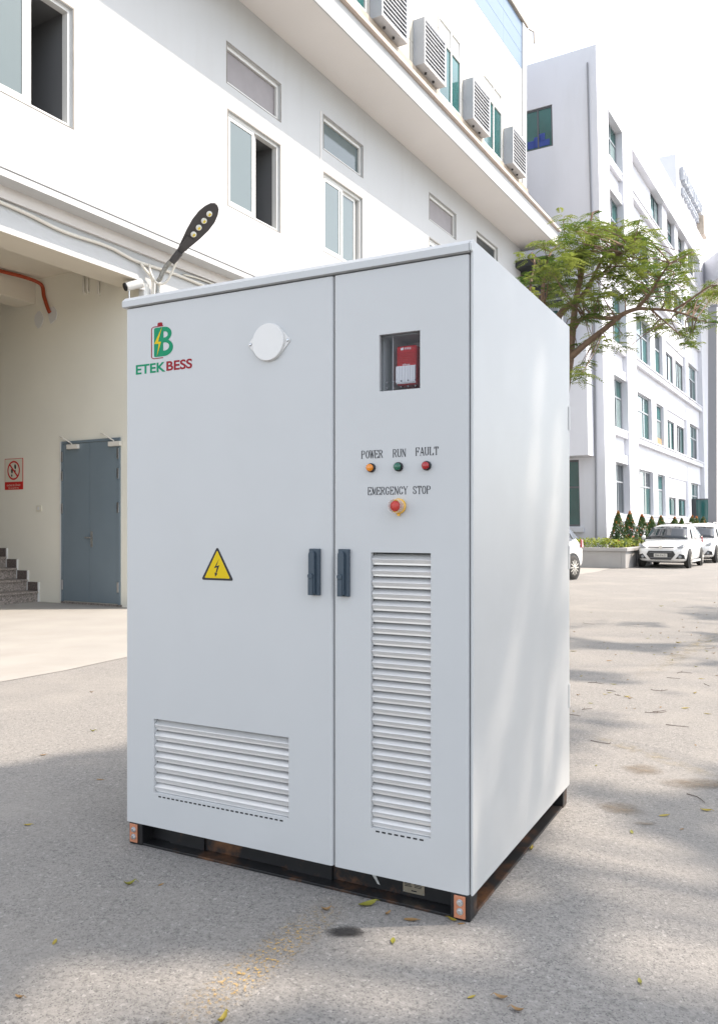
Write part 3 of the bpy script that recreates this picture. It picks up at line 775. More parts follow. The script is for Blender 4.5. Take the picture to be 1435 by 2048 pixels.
# security camera at the jamb
cc = thing('security_camera', 'white bullet security camera on a wall box beside the passage beam', 'camera', lb(-0.04, 0.02, 5.50), LB_ANG)
MB().box(-0.02, 0.10, -0.04, 0.10, -0.18, 0.10).build('junction_box', M['frame'], cc, bevel=0.015)
MB().tube([(0.0, -0.02, -0.02), (-0.08, 0.0, -0.02), (-0.14, 0.02, 0.03)], 0.022, 8).build('bracket', M['frame'], cc)
cd_ = Vector((-.80, .42, -.36)).normalized(); c0_ = Vector((-0.06, -0.03, 0.075))
MB().tube([c0_, c0_ + cd_ * .30], [0.075, 0.075], 14).build('camera_body', M['frame'], cc, bevel=0.012)
MB().tube([c0_ + cd_ * .3005, c0_ + cd_ * .325], [0.070, 0.066], 14).build('lens', M['black'], cc)
MB().tube([c0_ + cd_ * .24 + Vector((0, 0, -.07)), c0_ + cd_ * .24 + Vector((0, 0, -.30))], 0.012, 6).build('cable_tail', M['steel'], cc)

# street lamp on its arm
sl = thing('street_lamp', 'dark grey LED street lamp with four lenses on a curved wall arm', 'street lamp', lb(0.42, -0.12, 4.6), LB_ANG)
lbx = lambda x, y, z: (x - 0.42, y + 0.12, z - 4.6)
arm = smooth_pts([lbx(0.16, -0.10, 3.6), lbx(0.16, -0.12, 5.45), lbx(0.17, -0.17, 5.70), lbx(0.19, -0.30, 5.90), lbx(0.21, -0.48, 6.03)], 5)
MB().tube(arm, 0.04, 10).build('arm', M['galv'], sl, smooth=True)
MB().box(-0.09, 0.09, 0.02, 0.11, 0.70, 0.76).box(-0.09, 0.09, 0.02, 0.11, -0.4, -0.34).xform(Matrix.Translation((-0.26, 0, 0))).build('wall_clamp', M['galv'], sl)
# head: local axis d (outwards and up), width along x
d = Vector((0.05, -0.76, 0.68)).normalized(); wv = Vector((0.95, -0.22, -0.28)); wv = (wv - d * wv.dot(d)).normalized(); nn = d.cross(wv)
if nn.z > 0: nn = -nn       # nn: underside normal, pointing down/out
P0 = Vector(lbx(0.22, -0.52, 6.06))
L = 1.13
prof = [(0.0, 0.05), (0.10, 0.065), (0.25, 0.10), (0.45, 0.148), (0.65, 0.178), (0.82, 0.175), (0.95, 0.14), (1.04, 0.09), (L - 0.05, 0.03)]
hm = MB()
secs = []
for t, hw in prof:
    c = P0 + d * t; th = 0.06 if t > 0.15 else 0.045
    secs.append([c + wv * (-hw) + nn * 0.0, c + wv * hw + nn * 0.0, c + wv * hw * 0.92 - nn * th * 0.5, c + wv * hw * 0.5 - nn * th, c - wv * hw * 0.5 - nn * th, c - wv * hw * 0.92 - nn * th * 0.5])
vs = [p for s_ in secs for p in s_]
fs = []
for i in range(len(secs) - 1):
    for k in range(6):
        fs.append((i * 6 + k, i * 6 + (k + 1) % 6, (i + 1) * 6 + (k + 1) % 6, (i + 1) * 6 + k))
fs += [tuple(range(6)), tuple(range((len(secs) - 1) * 6, len(secs) * 6))]
hm.add(vs, fs); hm.build('lamp_head', M['lamp_grey'], sl, bevel=0.008)
MB().tube([P0 - d * 0.16, P0 + d * 0.06], [0.06, 0.065], 10).build('socket', M['lamp_grey'], sl)
dm = MB(); c0 = P0 + d * 0.27
dm.prism([c0 - wv * 0.07 - d * 0.13 + nn * 0.001, c0 + wv * 0.07 - d * 0.13 + nn * 0.001, c0 + wv * 0.08 + d * 0.10 + nn * 0.001, c0 - wv * 0.08 + d * 0.10 + nn * 0.001], nn * 0.02)
dm.build('driver_cover', M['lamp_grey'], sl, bevel=0.004)
for k in range(4):
    c = P0 + d * (0.45 + 0.145 * k)
    ln = MB().lathe([(0.050, 0.001), (0.050, 0.014), (0.04, 0.03), (0.015, 0.036)], c, nn, 16).build('led_lens', M['lamp_lens'], sl)
    MB().prism([c + nn * 0.0365 + wv * a_ * 0.018 + d * b_ * 0.024 for a_, b_ in ((-1, -1), (1, -1), (1, 1), (-1, 1))], nn * 0.003).build('led_chip', M['led'], ln)

# ================================================================ right building (office)
RB_ANG = R(58.6)
RBO = Vector((9.3245, 31.0, 0))
LEAN = 0.0224                                    # the block stands a hair out of plumb
def warp(p):
    s_ = -LEAN * (p[2] - 1.4)
    return (p[0] + s_ * math.cos(RB_ANG), p[1] - s_ * math.sin(RB_ANG), p[2])
off = thing('office_building', 'long white five storey office block with green windows and a grey end wall', 'building', RBO, RB_ANG)
HEADS = [17.88, 14.86, 11.05, 7.49, 4.02]
SILLS = [16.15, 12.55, 8.83, 5.40, 1.95]
TOP = 19.62
def rbp(name, mb, m, parent=off, bevel=0.0, kind=None): return mb.build(name, M[m] if isinstance(m, str) else m, parent, warp=warp, bevel=bevel, kind=kind)
NB = (1.60, 3.85); BB = (5.55, 23.05); END = 26.2
# piers and parapet
for x0, x1 in ((0.0, NB[0]), (NB[1], BB[0]), (BB[1], END)):
    rbp('pier', MB().box(x0, x1, 0.0, 1.0, 0, HEADS[0]), 'plaster_b')
rbp('parapet', MB().box(0, END, 0.0, 1.0, HEADS[0] + 0.001, TOP), 'plaster_b')
# spandrels, sill beams, head beams per storey and bay
for (b0, b1, big) in ((NB[0], NB[1], False), (BB[0], BB[1], True)):
    for i in range(5):
        zt = SILLS[i]
        zb = HEADS[i + 1] if i < 4 else 0.0
        rbp('sill_beam', MB().box(b0 + 0.002, b1 - 0.002, 0.04, 1.0, zt - 0.30, zt - 0.06), 'plaster_b')
        rbp('sill_cap', MB().box(b0 + 0.002, b1 - 0.002, 0.0 if big else 0.02, 1.0, zt - 0.058, zt), 'plaster_b')
        hb = 0.0 if big else 0.36
        rbp('spandrel', MB().box(b0 + 0.002, b1 - 0.002, 0.22 if big else 0.19, 1.0, zb + hb, zt - 0.302), 'plaster_b')
        if hb and i < 4:
            rbp('head_beam', MB().box(b0 + 0.002, b1 - 0.002, 0.06, 1.0, zb, zb + hb - 0.002), 'plaster_b')
# windows
WY = 0.34
M['pane_sky_tint'] = mat('sky_tint_glass', (0.20, 0.27, 0.27), 0.08, noise=0.2, nscale=1.5, spec=0.6)  # pale base colour stands in for sky reflected in the glass
def pick(n_): return [M[rng.choice(['pane_green', 'pane_green', 'pane_teal', 'pane_dark', 'pane_sky_tint'])] for _ in range(n_)]
rng = random.Random(3)
for i in range(5):
    zs, zh = SILLS[i], HEADS[i]
    tr = zs + (zh - zs) * 0.64
    window(off, NB[0] + 0.1, NB[1] - 0.02, zs, zh, 0.26, '', M['frame_grey'], pick(4), warp=warp, mul=[NB[0] + 1.3], transom=tr, fw=0.06)
    rbp('window_backing', MB().quad((NB[0], .45, zs), (NB[1], .45, zs), (NB[1], .45, zh), (NB[0], .45, zh)), 'room')
    # big bay
    first = i > 0
    if first:
        window(off, 5.62, 9.34, zs, zh, WY, '', M['frame_grey'], pick(6), warp=warp, mul=[7.2, 8.2], transom=tr, fw=0.07)
        window(off, 10.42, 12.17, zs, zh, WY, '', M['frame_grey'], pick(2), warp=warp, transom=tr, fw=0.07)
    else:
        rbp('blank_panel', MB().box(5.56, 10.6, 0.30, 0.99, zs + 0.002, zh - 0.002), 'plaster_b')
        window(off, 10.62, 12.6, zs, zh, WY, '', M['aluminium'], pick(2), warp=warp, mul=[11.7], fw=0.07)
    if i == 0:
        cs = [(13.9, 15.9, M['pane_dark']), (16.9, 18.9, M['pane_green'])]
        for c0_, c1_, pm in cs:
            window(off, c0_, c1_, zs, zh, WY, '', M['aluminium'], pick(4), warp=warp, mul=[(c0_ + c1_) / 2 + 0.2], transom=tr, fw=0.08)
        for p0, p1 in ((12.62, 13.88), (15.92, 16.88), (18.92, 19.9)):
            rbp('mullion_pier', MB().box(p0, p1, 0.16, 0.99, zs + 0.002, zh - 0.002), 'plaster_b')
    else:
        for p0, p1, yy in ((9.35, 10.4, 0.20), (12.18, 12.98, 0.20), (18.22, 19.3, 0.17)):
            rbp('mullion_pier', MB().box(p0, p1, yy, 0.99, zs + 0.002, zh - 0.002), 'plaster_b')
        zz1 = zs + (zh - zs) * (0.77 if i < 4 else 0.50)
        q = MB()
        q.wall(12.99, 18.21, zs + 0.001, zh - 0.001, 0.27, [(13.03, 15.2, zs + 0.06, zz1), (15.9, 18.1, zs + 0.06, zz1)], 0.4)
        rbp('infill_wall', q, 'plaster_b')
        for c0_, c1_ in ((13.03, 15.2), (15.9, 18.1)):
            window(off, c0_ + 0.004, c1_ - 0.004, zs + 0.062, zz1 - 0.002, 0.32, '', M['aluminium'], pick(3), warp=warp, mul=[c0_ + 0.6, c0_ + 1.15], fw=0.07)
    window(off, 19.9 if i == 0 else 19.32, 22.5, zs, zh, WY, '', M['frame_grey'], pick(4), warp=warp, mul=[21.5], transom=tr, fw=0.07)
    rbp('mullion_pier', MB().box(22.52, BB[1] - 0.002, 0.30, 0.99, zs + 0.002, zh - 0.002), 'plaster_b')
    rbp('window_backing', MB().quad((BB[0], .55, zs), (BB[1], .55, zs), (BB[1], .55, zh), (BB[0], .55, zh)), 'room')
# a shade panel behind one pane, orange-brown board
rbp('board_panel', MB().box(10.5, 12.1, WY - 0.02, WY - 0.002, SILLS[3] + 0.02, SILLS[3] + 0.45), mat('brown_board', (0.36, 0.24, 0.12), 0.7))
# end wall (local x = 0 plane, y inwards to the left) -- holes for the windows
e = MB()
ew = [(1.73, 3.35, 16.22, 17.83), (0.965, 2.6, 1.44, 4.0)]
xs_h = [(-h[1], -h[0], h[2], h[3]) for h in ew]
e.wall(-13.0, -1.0, 0, TOP, 0, xs_h, 0.18)
e.wall(-1.0, 0.0, 0, TOP, 0, [(max(h[0], -1.0), h[1], h[2], h[3]) for h in xs_h if h[1] > -1.0], 0.18)
e.v = [(p[1] - 0.001, -p[0], p[2]) for p in e.v]
e.quad((0, 13, 0), (END, 13, 0), (END, 13, TOP), (0, 13, TOP)).quad((END, 0, 0), (END, 0, TOP), (END, 13, TOP), (END, 13, 0)).quad((0, 0, TOP - 0.3), (END, 0, TOP - 0.3), (END, 13, TOP - 0.3), (0, 13, TOP - 0.3))
rbp('end_wall', e, 'plaster_b')
def end_window(y0, y1, z0, z1, mul, tr, fm, pm):
    f = MB(); fw = 0.07; x0, x1 = 0.06, 0.12
    f.box(x0, x1, y0, y1, z0, z0 + fw).box(x0, x1, y0, y1, z1 - fw, z1).box(x0, x1, y0, y0 + fw, z0 + fw, z1 - fw).box(x0, x1, y1 - fw, y1, z0 + fw, z1 - fw)
    for t in mul: f.box(x0 + 0.002, x1 - 0.002, t - 0.03, t + 0.03, z0 + fw, z1 - fw)
    if tr: f.box(x0 + 0.003, x1 - 0.003, y0 + fw, y1 - fw, tr - 0.035, tr + 0.035)
    fo = rbp('window', f, fm)
    rbp('pane', MB().box(0.085, 0.097, y0 + fw, y1 - fw, z0 + fw, z1 - fw), pm, fo)
    return fo
fo = end_window(1.73, 3.35, 16.22, 17.83, [2.33], None, 'aluminium', 'pane_teal')
# blue chairs stacked behind that window show against the glass
for yy, zz, a_, b_ in ((2.62, 16.33, 0.16, 0.30), (2.36, 16.33, 0.15, 0.42), (2.05, 16.33, 0.17, 0.24), (2.2, 16.52, 0.14, 0.32)):
    rbp('chair_stack', MB().box(0.066, 0.084, yy - a_, yy + a_, zz, zz + b_), 'blue_chair', fo, bevel=0.05)
end_window(0.965, 2.6, 1.44, 4.0, [], 2.95, 'aluminium', 'pane_green')
rbp('window_sill', MB().box(-0.14, -0.002, 0.85, 2.8, 1.22, 1.40), 'plaster_b')
# box bay on the end wall
bb = MB()
bb.box(-0.85, -0.003, 0.385, 6.0, 4.09, 8.3)
rbp('box_bay', bb, 'plaster_b')
pts = smooth_pts([(-0.05, 0.32, 19.0), (-0.05, 0.31, 15.0), (-0.05, 0.28, 11.0), (-0.05, 0.30, 8.0), (-0.05, 0.33, 5.0), (-0.05, 0.40, 1.0)], 3)
rbp('downpipe', MB().tube(pts, 0.032, 6), 'hdpe')
# roof sign block
rbp('sign_block', MB().box(17.72, 27.5, 0.32, 4.2, TOP + 0.002, 22.45), 'plaster_b')
rbp('roof_tank', MB().box(14.6, 17.2, 2.5, 4.6, TOP, 21.8), 'white_metal')
rbp('riser_pipe', MB().tube([(17.66, 2.0, TOP), (17.66, 2.0, 22.3)], 0.06, 6), mat('red_pipe', (0.36, 0.05, 0.04), 0.5))
rbp('cable_tray', MB().box(17.62, 17.70, 2.25, 2.6, TOP, 22.1), 'grey_metal')
# raised, unreadable channel letters in two lines
rl = random.Random(11)
x = 18.75
for k in range(15):
    wd = rl.uniform(0.30, 0.42)
    q = MB()
    zt = 21.35; zh = 0.72
    q.box(x, x + 0.10, 0.10, 0.30, zt, zt + zh)
    if rl.random() < 0.7: q.box(x + 0.101, x + wd, 0.10, 0.30, zt + zh - 0.13, zt + zh)
    if rl.random() < 0.7: q.box(x + 0.101, x + wd, 0.10, 0.30, zt, zt + 0.13)
    if rl.random() < 0.7: q.box(x + wd - 0.10, x + wd, 0.102, 0.298, zt + 0.131, zt + zh - 0.131)
    if rl.random() < 0.6: q.box(x + 0.101, x + wd - 0.101, 0.10, 0.30, zt + zh * 0.45, zt + zh * 0.58)
    rbp('channel_letter', q, 'grey_metal')
    x += wd + 0.12
x = 19.0
for k in range(17):
    wd = rl.uniform(0.20, 0.30); zt = 20.62; zh = 0.36
    q = MB().box(x, x + 0.07, 0.16, 0.30, zt, zt + zh).box(x + 0.071, x + wd, 0.16, 0.30, zt + zh - 0.08, zt + zh)
    if rl.random() < 0.6: q.box(x + 0.071, x + wd, 0.16, 0.30, zt, zt + 0.08)
    rbp('channel_letter', q, 'grey_metal')
    x += wd + 0.09
rbp('roof_unit', MB().box(24.4, 25.6, -0.1, 0.9, TOP + 0.3, TOP + 1.5), 'trim', bevel=0.04)
# entrance door leaf standing open
rbp('entrance_door', MB().box(20.45, 20.52, 0.1, 0.8, 1.2, 3.1).box(20.45, 20.52, -1.3, -1.23, 1.2, 3.1).box(20.45, 20.52, -1.23, 0.1, 3.03, 3.1).box(20.45, 20.52, -1.23, 0.1, 1.2, 1.3), 'aluminium')
rbp('entrance_pane', MB().box(20.47, 20.50, -1.23, 0.1, 1.3, 3.03), 'pane_teal')

UF = Vector((math.cos(RB_ANG), math.sin(RB_ANG), 0)); UI = Vector((-math.sin(RB_ANG), math.cos(RB_ANG), 0))
# neighbouring canopy and column at the far right
def at(px, py, Y): return Vector(((px - CX) / F_PX * Y, Y, EYE - (py - HORIZON) / F_PX * Y))
cn = thing('canopy', 'grey roof canopy jutting in at the far right behind the office block', 'canopy', (24.0, 52.0, 0), 0)
p = [at(1411, 507, 52), at(1411, 533, 52), at(1440, 522, 46), at(1440, 500, 46)]
q = MB()
A_, B_, C_, D_ = [v - Vector((24, 52, 0)) for v in (at(1412, 532, 55), at(1480, 500, 46), at(1480, 530, 46), at(1412, 557, 55))]
q.box(-2.2, 8.0, -3.0, 4.0, 16.6, 18.2)
q.build('roof_edge', M['plaster_b'], cn)
MB().box(-2.1, 8.0, -2.9, 4.0, 16.45, 16.598).build('underside', M['soffit'], cn)
MB().box(0.5, 1.3, -0.5, 0.3, 0, 16.449).build('column', M['plaster_b'], cn)
pl = thing('roadside_column', 'tall slim grey column at the right edge beyond the office block', 'column', at(1427, 1055, 47.0).xy.to_3d(), RB_ANG)
MB().box(-0.16, 0.16, -0.16, 0.16, 0, 13.9).build('shaft', M['soffit'], pl, bevel=0.02)
MB().box(-0.20, -0.161, -0.16, 0.30, 0, 14.0).build('side_plate', M['hdpe'], pl)
MB().box(-0.24, 0.2, -0.2, 0.2, 14.02, 14.1).build('cap', M['hdpe'], pl)
bs = thing('street_sign', 'small blue sign far away at the right edge of the yard', 'sign', at(1436, 1055, 60.0).xy.to_3d(), 0)
MB().box(-0.25, 0.8, -0.02, 0.02, 5.6, 6.5).build('sign_board', M['blue_chair'], bs)
MB().tube([(0.3, 0.05, 0), (0.3, 0.05, 6.0)], 0.05, 8).build('sign_post', M['galv'], bs)

# dark steel walkway roof between the two buildings, behind the tree
wp = RBO + UI * 1.25 - UF * 0.9
dk = thing('walkway_roof', 'dark slatted roof behind the tree on top of the office bay', 'roof', (wp.x, wp.y, 0), RB_ANG + R(90))
MB().box(0.0, 6.0, -0.5, 1.5, 11.0, 11.25).build('roof_sheet', M['dark_roof'], dk)
for k in range(4):
    MB().box(0.05, 6.0, 0.2 + k * .02, 0.3 + k * .02, 9.7 + k * 0.32, 9.92 + k * 0.32).build('slat', M['dark_roof'], dk)
for xx in (0.2, 2.6, 5.0):
    MB().box(xx - 0.08, xx + 0.08, 0.02, 0.18, 8.302, 10.999).build('column', M['grey_metal'], dk)
MB().box(0.3, 5.9, -0.1, 0.0, 8.302, 9.6).build('glass_panel', M['pane_green'], dk)

# ================================================================ planter, hedge, shrubs
PC = Vector((9.09, 28.07, 0))
plt = thing('planter', 'long grey concrete planter with a projecting rim in front of the office block', 'planter', PC, RB_ANG)
MB().box(0, 30, 0, 0.14, 0, 0.58).box(0, 0.14, 0.141, 6.5, 0, 0.58).build('planter_wall', M['concrete'], plt, bevel=0.01)
MB().box(-0.07, 30, -0.07, 0.22, 0.582, 0.70).box(-0.07, 0.22, 0.221, 6.5, 0.582, 0.70).build('rim', M['concrete'], plt, bevel=0.012)
MB().quad((0.1, 0.1, 0.62), (30, 0.1, 0.62), (30, 2.3, 0.62), (0.1, 2.3, 0.62)).quad((0.1, 2.3, 0.62), (2.2, 2.3, 0.62), (2.2, 6.5, 0.62), (0.1, 6.5, 0.62)).build('soil', M['soil'], plt)

def leaves_mesh(name, pts_n, size, rnd, aspect=0.5):
    """pts_n: (point, outward normal, scale)"""
    m = MB()
    for p, nrm, sc in pts_n:
        nrm = (nrm + Vector((rnd.gauss(0, .5), rnd.gauss(0, .5), rnd.gauss(0, .5)))).normalized()
        t = nrm.orthogonal().normalized()
        t.rotate(Matrix.Rotation(rnd.uniform(0, 6.28), 3, nrm))
        b = nrm.cross(t)
        L_ = size * sc; W_ = L_ * aspect
        m.add([p - t * L_ * .5, p + b * W_ * .5 + nrm * L_ * .06, p + t * L_ * .5, p - b * W_ * .5 + nrm * L_ * .06], [(0, 1, 2, 3)])
    return m

def cone_shrub(loc, h, r, rnd, label, red, group):
    t = thing('topiary_shrub', label, 'shrub', loc, 0, group)
    g_, tip = [], []
    for _ in range(2100):
        u = rnd.random() ** 1.15
        z = u * h
        prof_ = r * (min(1, 0.55 + 2.2 * u) if u < 0.2 else 1.0) * (1 - max(0, u - 0.12) / 0.88) ** 0.72
        an = rnd.uniform(0, 6.283)
        rr = prof_ * (1 + 0.17 * math.sin(3 * an + 7 * u + red * 20) + 0.12 * math.sin(2 * an - 5 * u + h * 40) + rnd.gauss(0, 0.05)) * (0.75 + 0.25 * rnd.random() ** 0.4)
        p_ = Vector((rr * math.cos(an), rr * math.sin(an), z + 0.02))
        nrm = Vector((math.cos(an), math.sin(an), 0.6))
        cl = math.sin(5.1 * an + 11 * u + red * 9) * math.sin(3.3 * an - 17 * u) 
        (tip if (cl > 0.66 - red * 0.2 and rnd.random() < 0.35) or (u > 0.93 and rnd.random() < red) else g_).append((p_, nrm, rnd.uniform(.7, 1.3)))
    leaves_mesh('leaves', g_, 0.085, rnd).build('foliage', M['shrub'], t)
    if tip: leaves_mesh('leaves', tip, 0.085, rnd).build('young_foliage', M['shrub_tip'], t)
    MB().tube([(0, 0, -0.02), (0, 0, h * 0.8)], [0.03, 0.01], 6).build('stem', M['bark'], t)
    return t
rnd = random.Random(21)
sh = [(1.0, 1.34, .33, .55, 'largest conical shrub with a few orange tips at the planter corner'),
      (2.74, 1.36, .33, .9, 'conical shrub with a bright red crown, second from the planter corner'),
      (4.72, 1.27, .33, .8, 'conical shrub with orange right flank, third from the planter corner'),
      (6.5, 1.22, .32, .3, 'dark green conical shrub just left of the first parked car'),
      (8.3, 1.27, .32, .5, 'dark green conical shrub rising behind the first car roof'),
      (11.4, 1.25, .36, .6, 'red-topped conical shrub behind the right roof edge of the first car'),
      (13.1, 1.22, .30, .05, 'plain light green conical shrub right of the red-topped one'),
      (16.0, 1.38, .42, .5, 'broad conical shrub behind the second parked car'),
      (17.3, 1.34, .36, .95, 'orange-leaved conical shrub behind the second parked car'),
      (19.4, 1.34, .42, .05, 'plain green rounded shrub right of the orange one'),
      (23.2, 1.28, .42, .6, 'orange-tipped shrub behind the third parked car'),
      (25.0, 1.42, .42, .8, 'last orange shrub at the right edge of the photo')]
for s_, h_, r_, red, lab in sh:
    p_ = PC + UF * s_ + UI * 0.50
    cone_shrub((p_.x, p_.y, 0.62), h_, r_, rnd, lab, red, 'conical shrubs along the planter')
# low hedge on the planter's front corner
hd = []
for _ in range(5200):
    xx, yy, zz = rnd.uniform(0.12, 3.6), rnd.uniform(0.16, 3.1), rnd.random()
    if xx > 0.62 and yy > 0.55: 
        if rnd.random() < 0.8: continue
    top = 0.36 + 0.05 * math.sin(xx * 9 + yy * 7)
    z_ = top * (zz ** 0.5)
    p_ = PC + UF * xx + UI * yy + Vector((0, 0, 0.62 + z_))
    hd.append((p_, Vector((rnd.gauss(0, 1), -0.8, 0.9)), rnd.uniform(.7, 1.3)))
hg = leaves_mesh('leaves', hd, 0.085, rnd, 0.6).build('hedge', M['hedge'])
tag(hg, 'low yellow-green clipped hedge along the planter front', 'hedge')
bd = []
bc = PC + UI * 4.0 + UF * 0.6
for _ in range(1300):
    v_ = Vector((rnd.gauss(0, 1), rnd.gauss(0, 1), rnd.gauss(0, 1))).normalized() * (0.36 * (0.6 + 0.4 * rnd.random()))
    v_ *= 1 + 0.2 * math.sin(7 * v_.x * 3 + 5 * v_.z * 3)
    bd.append((bc + v_ + Vector((0, 0, 0.98)), v_, rnd.uniform(.7, 1.3)))
for _ in range(120):
    bd.append((bc + Vector((rnd.gauss(0, .06), rnd.gauss(0, .06), 0.64 + rnd.random() * .3)), Vector((1, 0, 0)), 1))
tag(leaves_mesh('leaves', bd, 0.10, rnd, 0.5).build('bush', M['shade_leaf']), 'round bright green bush at the left end of the planter', 'bush')

# ================================================================ cars
def loft(stations, n_half):
    """stations: list of (x, [(y,z)...]) half sections, mirrored"""
    v, fs = [], []
    for x_, sec in stations:
        full = [(-y, z) for y, z in sec[::-1]] + [(y, z) for y, z in sec]
        for y, z in full: v.append((x_, y, z))
    k = 2 * n_half
    for i in range(len(stations) - 1):
        for j in range(k - 1):
            fs.append((i * k + j, i * k + j + 1, (i + 1) * k + j + 1, (i + 1) * k + j))
    fs.append([j for j in range(k)][::-1]); fs.append([(len(stations) - 1) * k + j for j in range(k)])
    return v, fs

def build_car(label, loc, ang, group, suv=False, plate=None):
    """local: front of the car looks towards -X, length along X"""
    t = thing('parked_car', label, 'car', loc, ang, group)
    s = 1.06 if suv else 1.0
    Lc, hw, H = (4.1, 0.86, 1.56) if suv else (3.76, 0.83, 1.50)
    #      x, bottom z, half width at sill, belt z, half width at belt
    low = [(0.00, .34, .56, .60, .62), (0.06, .24, .70, .70, .71), (0.25, .20, .79, .80, .78), (0.60, .19, .82, .87, .80), (1.00, .19, .83, .93, .81),
           (1.60, .19, .83, .96, .82), (2.4, .19, .83, .98, .82), (3.1, .20, .82, 1.00, .80), (3.55, .24, .79, 1.00, .77), (3.72, .32, .74, .96, .73), (3.76, .42, .66, .88, .66)]
    k = Lc / 3.76
    st = []
    for x_, zb, w0, zb2, w1 in low:
        w0, w1 = w0 * hw / .83, w1 * hw / .83
        st.append((x_ * k, [(0.0, zb), (w0 * .9, zb), (w0, zb + .10), (w0 * 1.0, zb + (zb2 - zb) * .55), (w1, zb2 - .05), (w1 * .93, zb2), (0.0, zb2 + .035 + (0.02 if .2 < x_ < 1.2 else 0))]))
    v, f = loft(st, 7)
    b = MB().add(v, f)
    body = b.build('body', M['car'], t, smooth=True)
    md = body.modifiers.new('round', 'SUBSURF'); md.levels = 1; md.render_levels = 1
    # greenhouse
    gh = [(0.95, .93, .74, .95, .72), (1.55, .95, .76, 1.36, .60), (1.85, .96, .76, 1.46, .58), (2.5, .97, .76, H, .58), (3.1, .98, .74, H - .03, .56), (3.45, .98, .70, 1.38, .52), (3.66, .97, .66, .99, .60)]
    st = []
    for x_, z0, w0, z1, w1 in gh:
        w0, w1 = w0 * hw / .83, w1 * hw / .83
        st.append((x_ * k, [(0.0, z0 - .05), (w0, z0 - .05), (w0, z0), (w0 + (w1 - w0) * .5, z0 + (z1 - z0) * .5), (w1, max(z1 - .05, z0 + .005)), (w1 * .86, z1), (0.0, z1 + .03)]))
    v, f = loft(st, 7)
    cab = MB().add(v, f).build('roof', M['car'], t, smooth=True)
    # glass panes proud of the greenhouse
    def gp(name, pts, off_):
        n_ = (Vector(pts[1]) - Vector(pts[0])).cross(Vector(pts[2]) - Vector(pts[0])).normalized()
        c_ = sum((Vector(p_) for p_ in pts), Vector()) / len(pts)
        if n_.dot(Vector(off_)) < 0: n_ = -n_
        MB().prism([Vector(p_) + n_ * .012 for p_ in pts], n_ * .012).build(name, M['car_glass'], t)
    q_ = hw / .83
    ws = MB(); nr, nc = 5, 9; vv_ = []
    for i_ in range(nr):
        for j_ in range(nc):
            a_ = i_ / (nr - 1); c_ = j_ / (nc - 1) * 2 - 1
            w_ = (.70 + (.585 - .70) * a_) * q_
            vv_.append(((1.00 + .62 * a_ - .085 * (1 - c_ * c_)) * k, c_ * w_, .985 + .425 * a_ + .03 * (1 - c_ * c_)))
    ws.add(vv_, [(i_ * nc + j_, i_ * nc + j_ + 1, (i_ + 1) * nc + j_ + 1, (i_ + 1) * nc + j_) for i_ in range(nr - 1) for j_ in range(nc - 1)])
    wo_ = ws.build('windscreen', M['car_glass'], t, smooth=True)
    md_ = wo_.modifiers.new('glass', 'SOLIDIFY'); md_.thickness = .012
    for sd_ in (-1, 1):
        gp('side_window', [(1.45 * k, sd_ * .765 * q_, 1.0), (2.35 * k, sd_ * .765 * q_, 1.02), (2.33 * k, sd_ * .62 * q_, 1.40), (1.80 * k, sd_ * .635 * q_, 1.36)], (0, sd_, 0.2))
        gp('side_window', [(2.43 * k, sd_ * .76 * q_, 1.02), (3.15 * k, sd_ * .74 * q_, 1.03), (2.98 * k, sd_ * .605 * q_, 1.40), (2.41 * k, sd_ * .62 * q_, 1.41)], (0, sd_, 0.2))
        gp('quarter_window', [(3.22 * k, sd_ * .735 * q_, 1.06), (3.48 * k, sd_ * .70 * q_, 1.12), (3.30 * k, sd_ * .60 * q_, 1.33), (3.06 * k, sd_ * .61 * q_, 1.38)], (0.2, sd_, 0.2))
        # mirrors
        MB().lathe([(.02, 0), (.075, .03), (.085, .09), (.05, .14)], (1.42 * k, sd_ * (.80 * q_), 1.03), (0, sd_, 0.15), 10).build('mirror', M['car'], t, smooth=True)
        # headlight: swept-back lens
        MB().prism([(.045 * k, sd_ * .48 * q_, .70), (.10 * k, sd_ * .70 * q_, .70), (.34 * k, sd_ * .795 * q_, .78), (.50 * k, sd_ * .79 * q_, .87), (.20 * k, sd_ * .70 * q_, .82)], (-.03, sd_ * .008, .02)).build('headlight', M['headlight'], t, bevel=0.01)
        MB().lathe([(.055, 0), (.055, .05), (.03, .06)], (.075 * k, sd_ * .60 * q_, .40), (-1, sd_ * .25, 0), 12).build('fog_lamp', M['headlight'], t)
        MB().prism([(.03 * k, sd_ * .47 * q_, .33), (.13 * k, sd_ * .76 * q_, .33), (.12 * k, sd_ * .74 * q_, .46), (.05 * k, sd_ * .60 * q_, .50)], (-.035, sd_ * .01, 0)).build('fog_surround', M['car_black'], t)
        # tail lamp wraps the rear corner
        MB().prism([(3.50 * k, sd_ * .785 * q_, .86), (3.74 * k, sd_ * .70 * q_, .84), (3.72 * k, sd_ * .70 * q_, 1.06), (3.56 * k, sd_ * .745 * q_, 1.08)], (.03, sd_ * .03, 0)).build('tail_lamp', M['tail'], t, bevel=0.01)
        # door handles
        for hx in (2.22, 2.98):
            MB().box(hx * k - .09, hx * k + .09, sd_ * .825 * q_ - .012, sd_ * .825 * q_ + .012, .86, .885).build('door_handle', M['car'], t, bevel=0.006)
        MB().box(.95 * k, 3.0 * k, sd_ * .835 * q_ - .012, sd_ * .835 * q_ + .012, .19, .27).build('sill_trim', M['car_black'] if suv else M['car'], t, bevel=0.01)
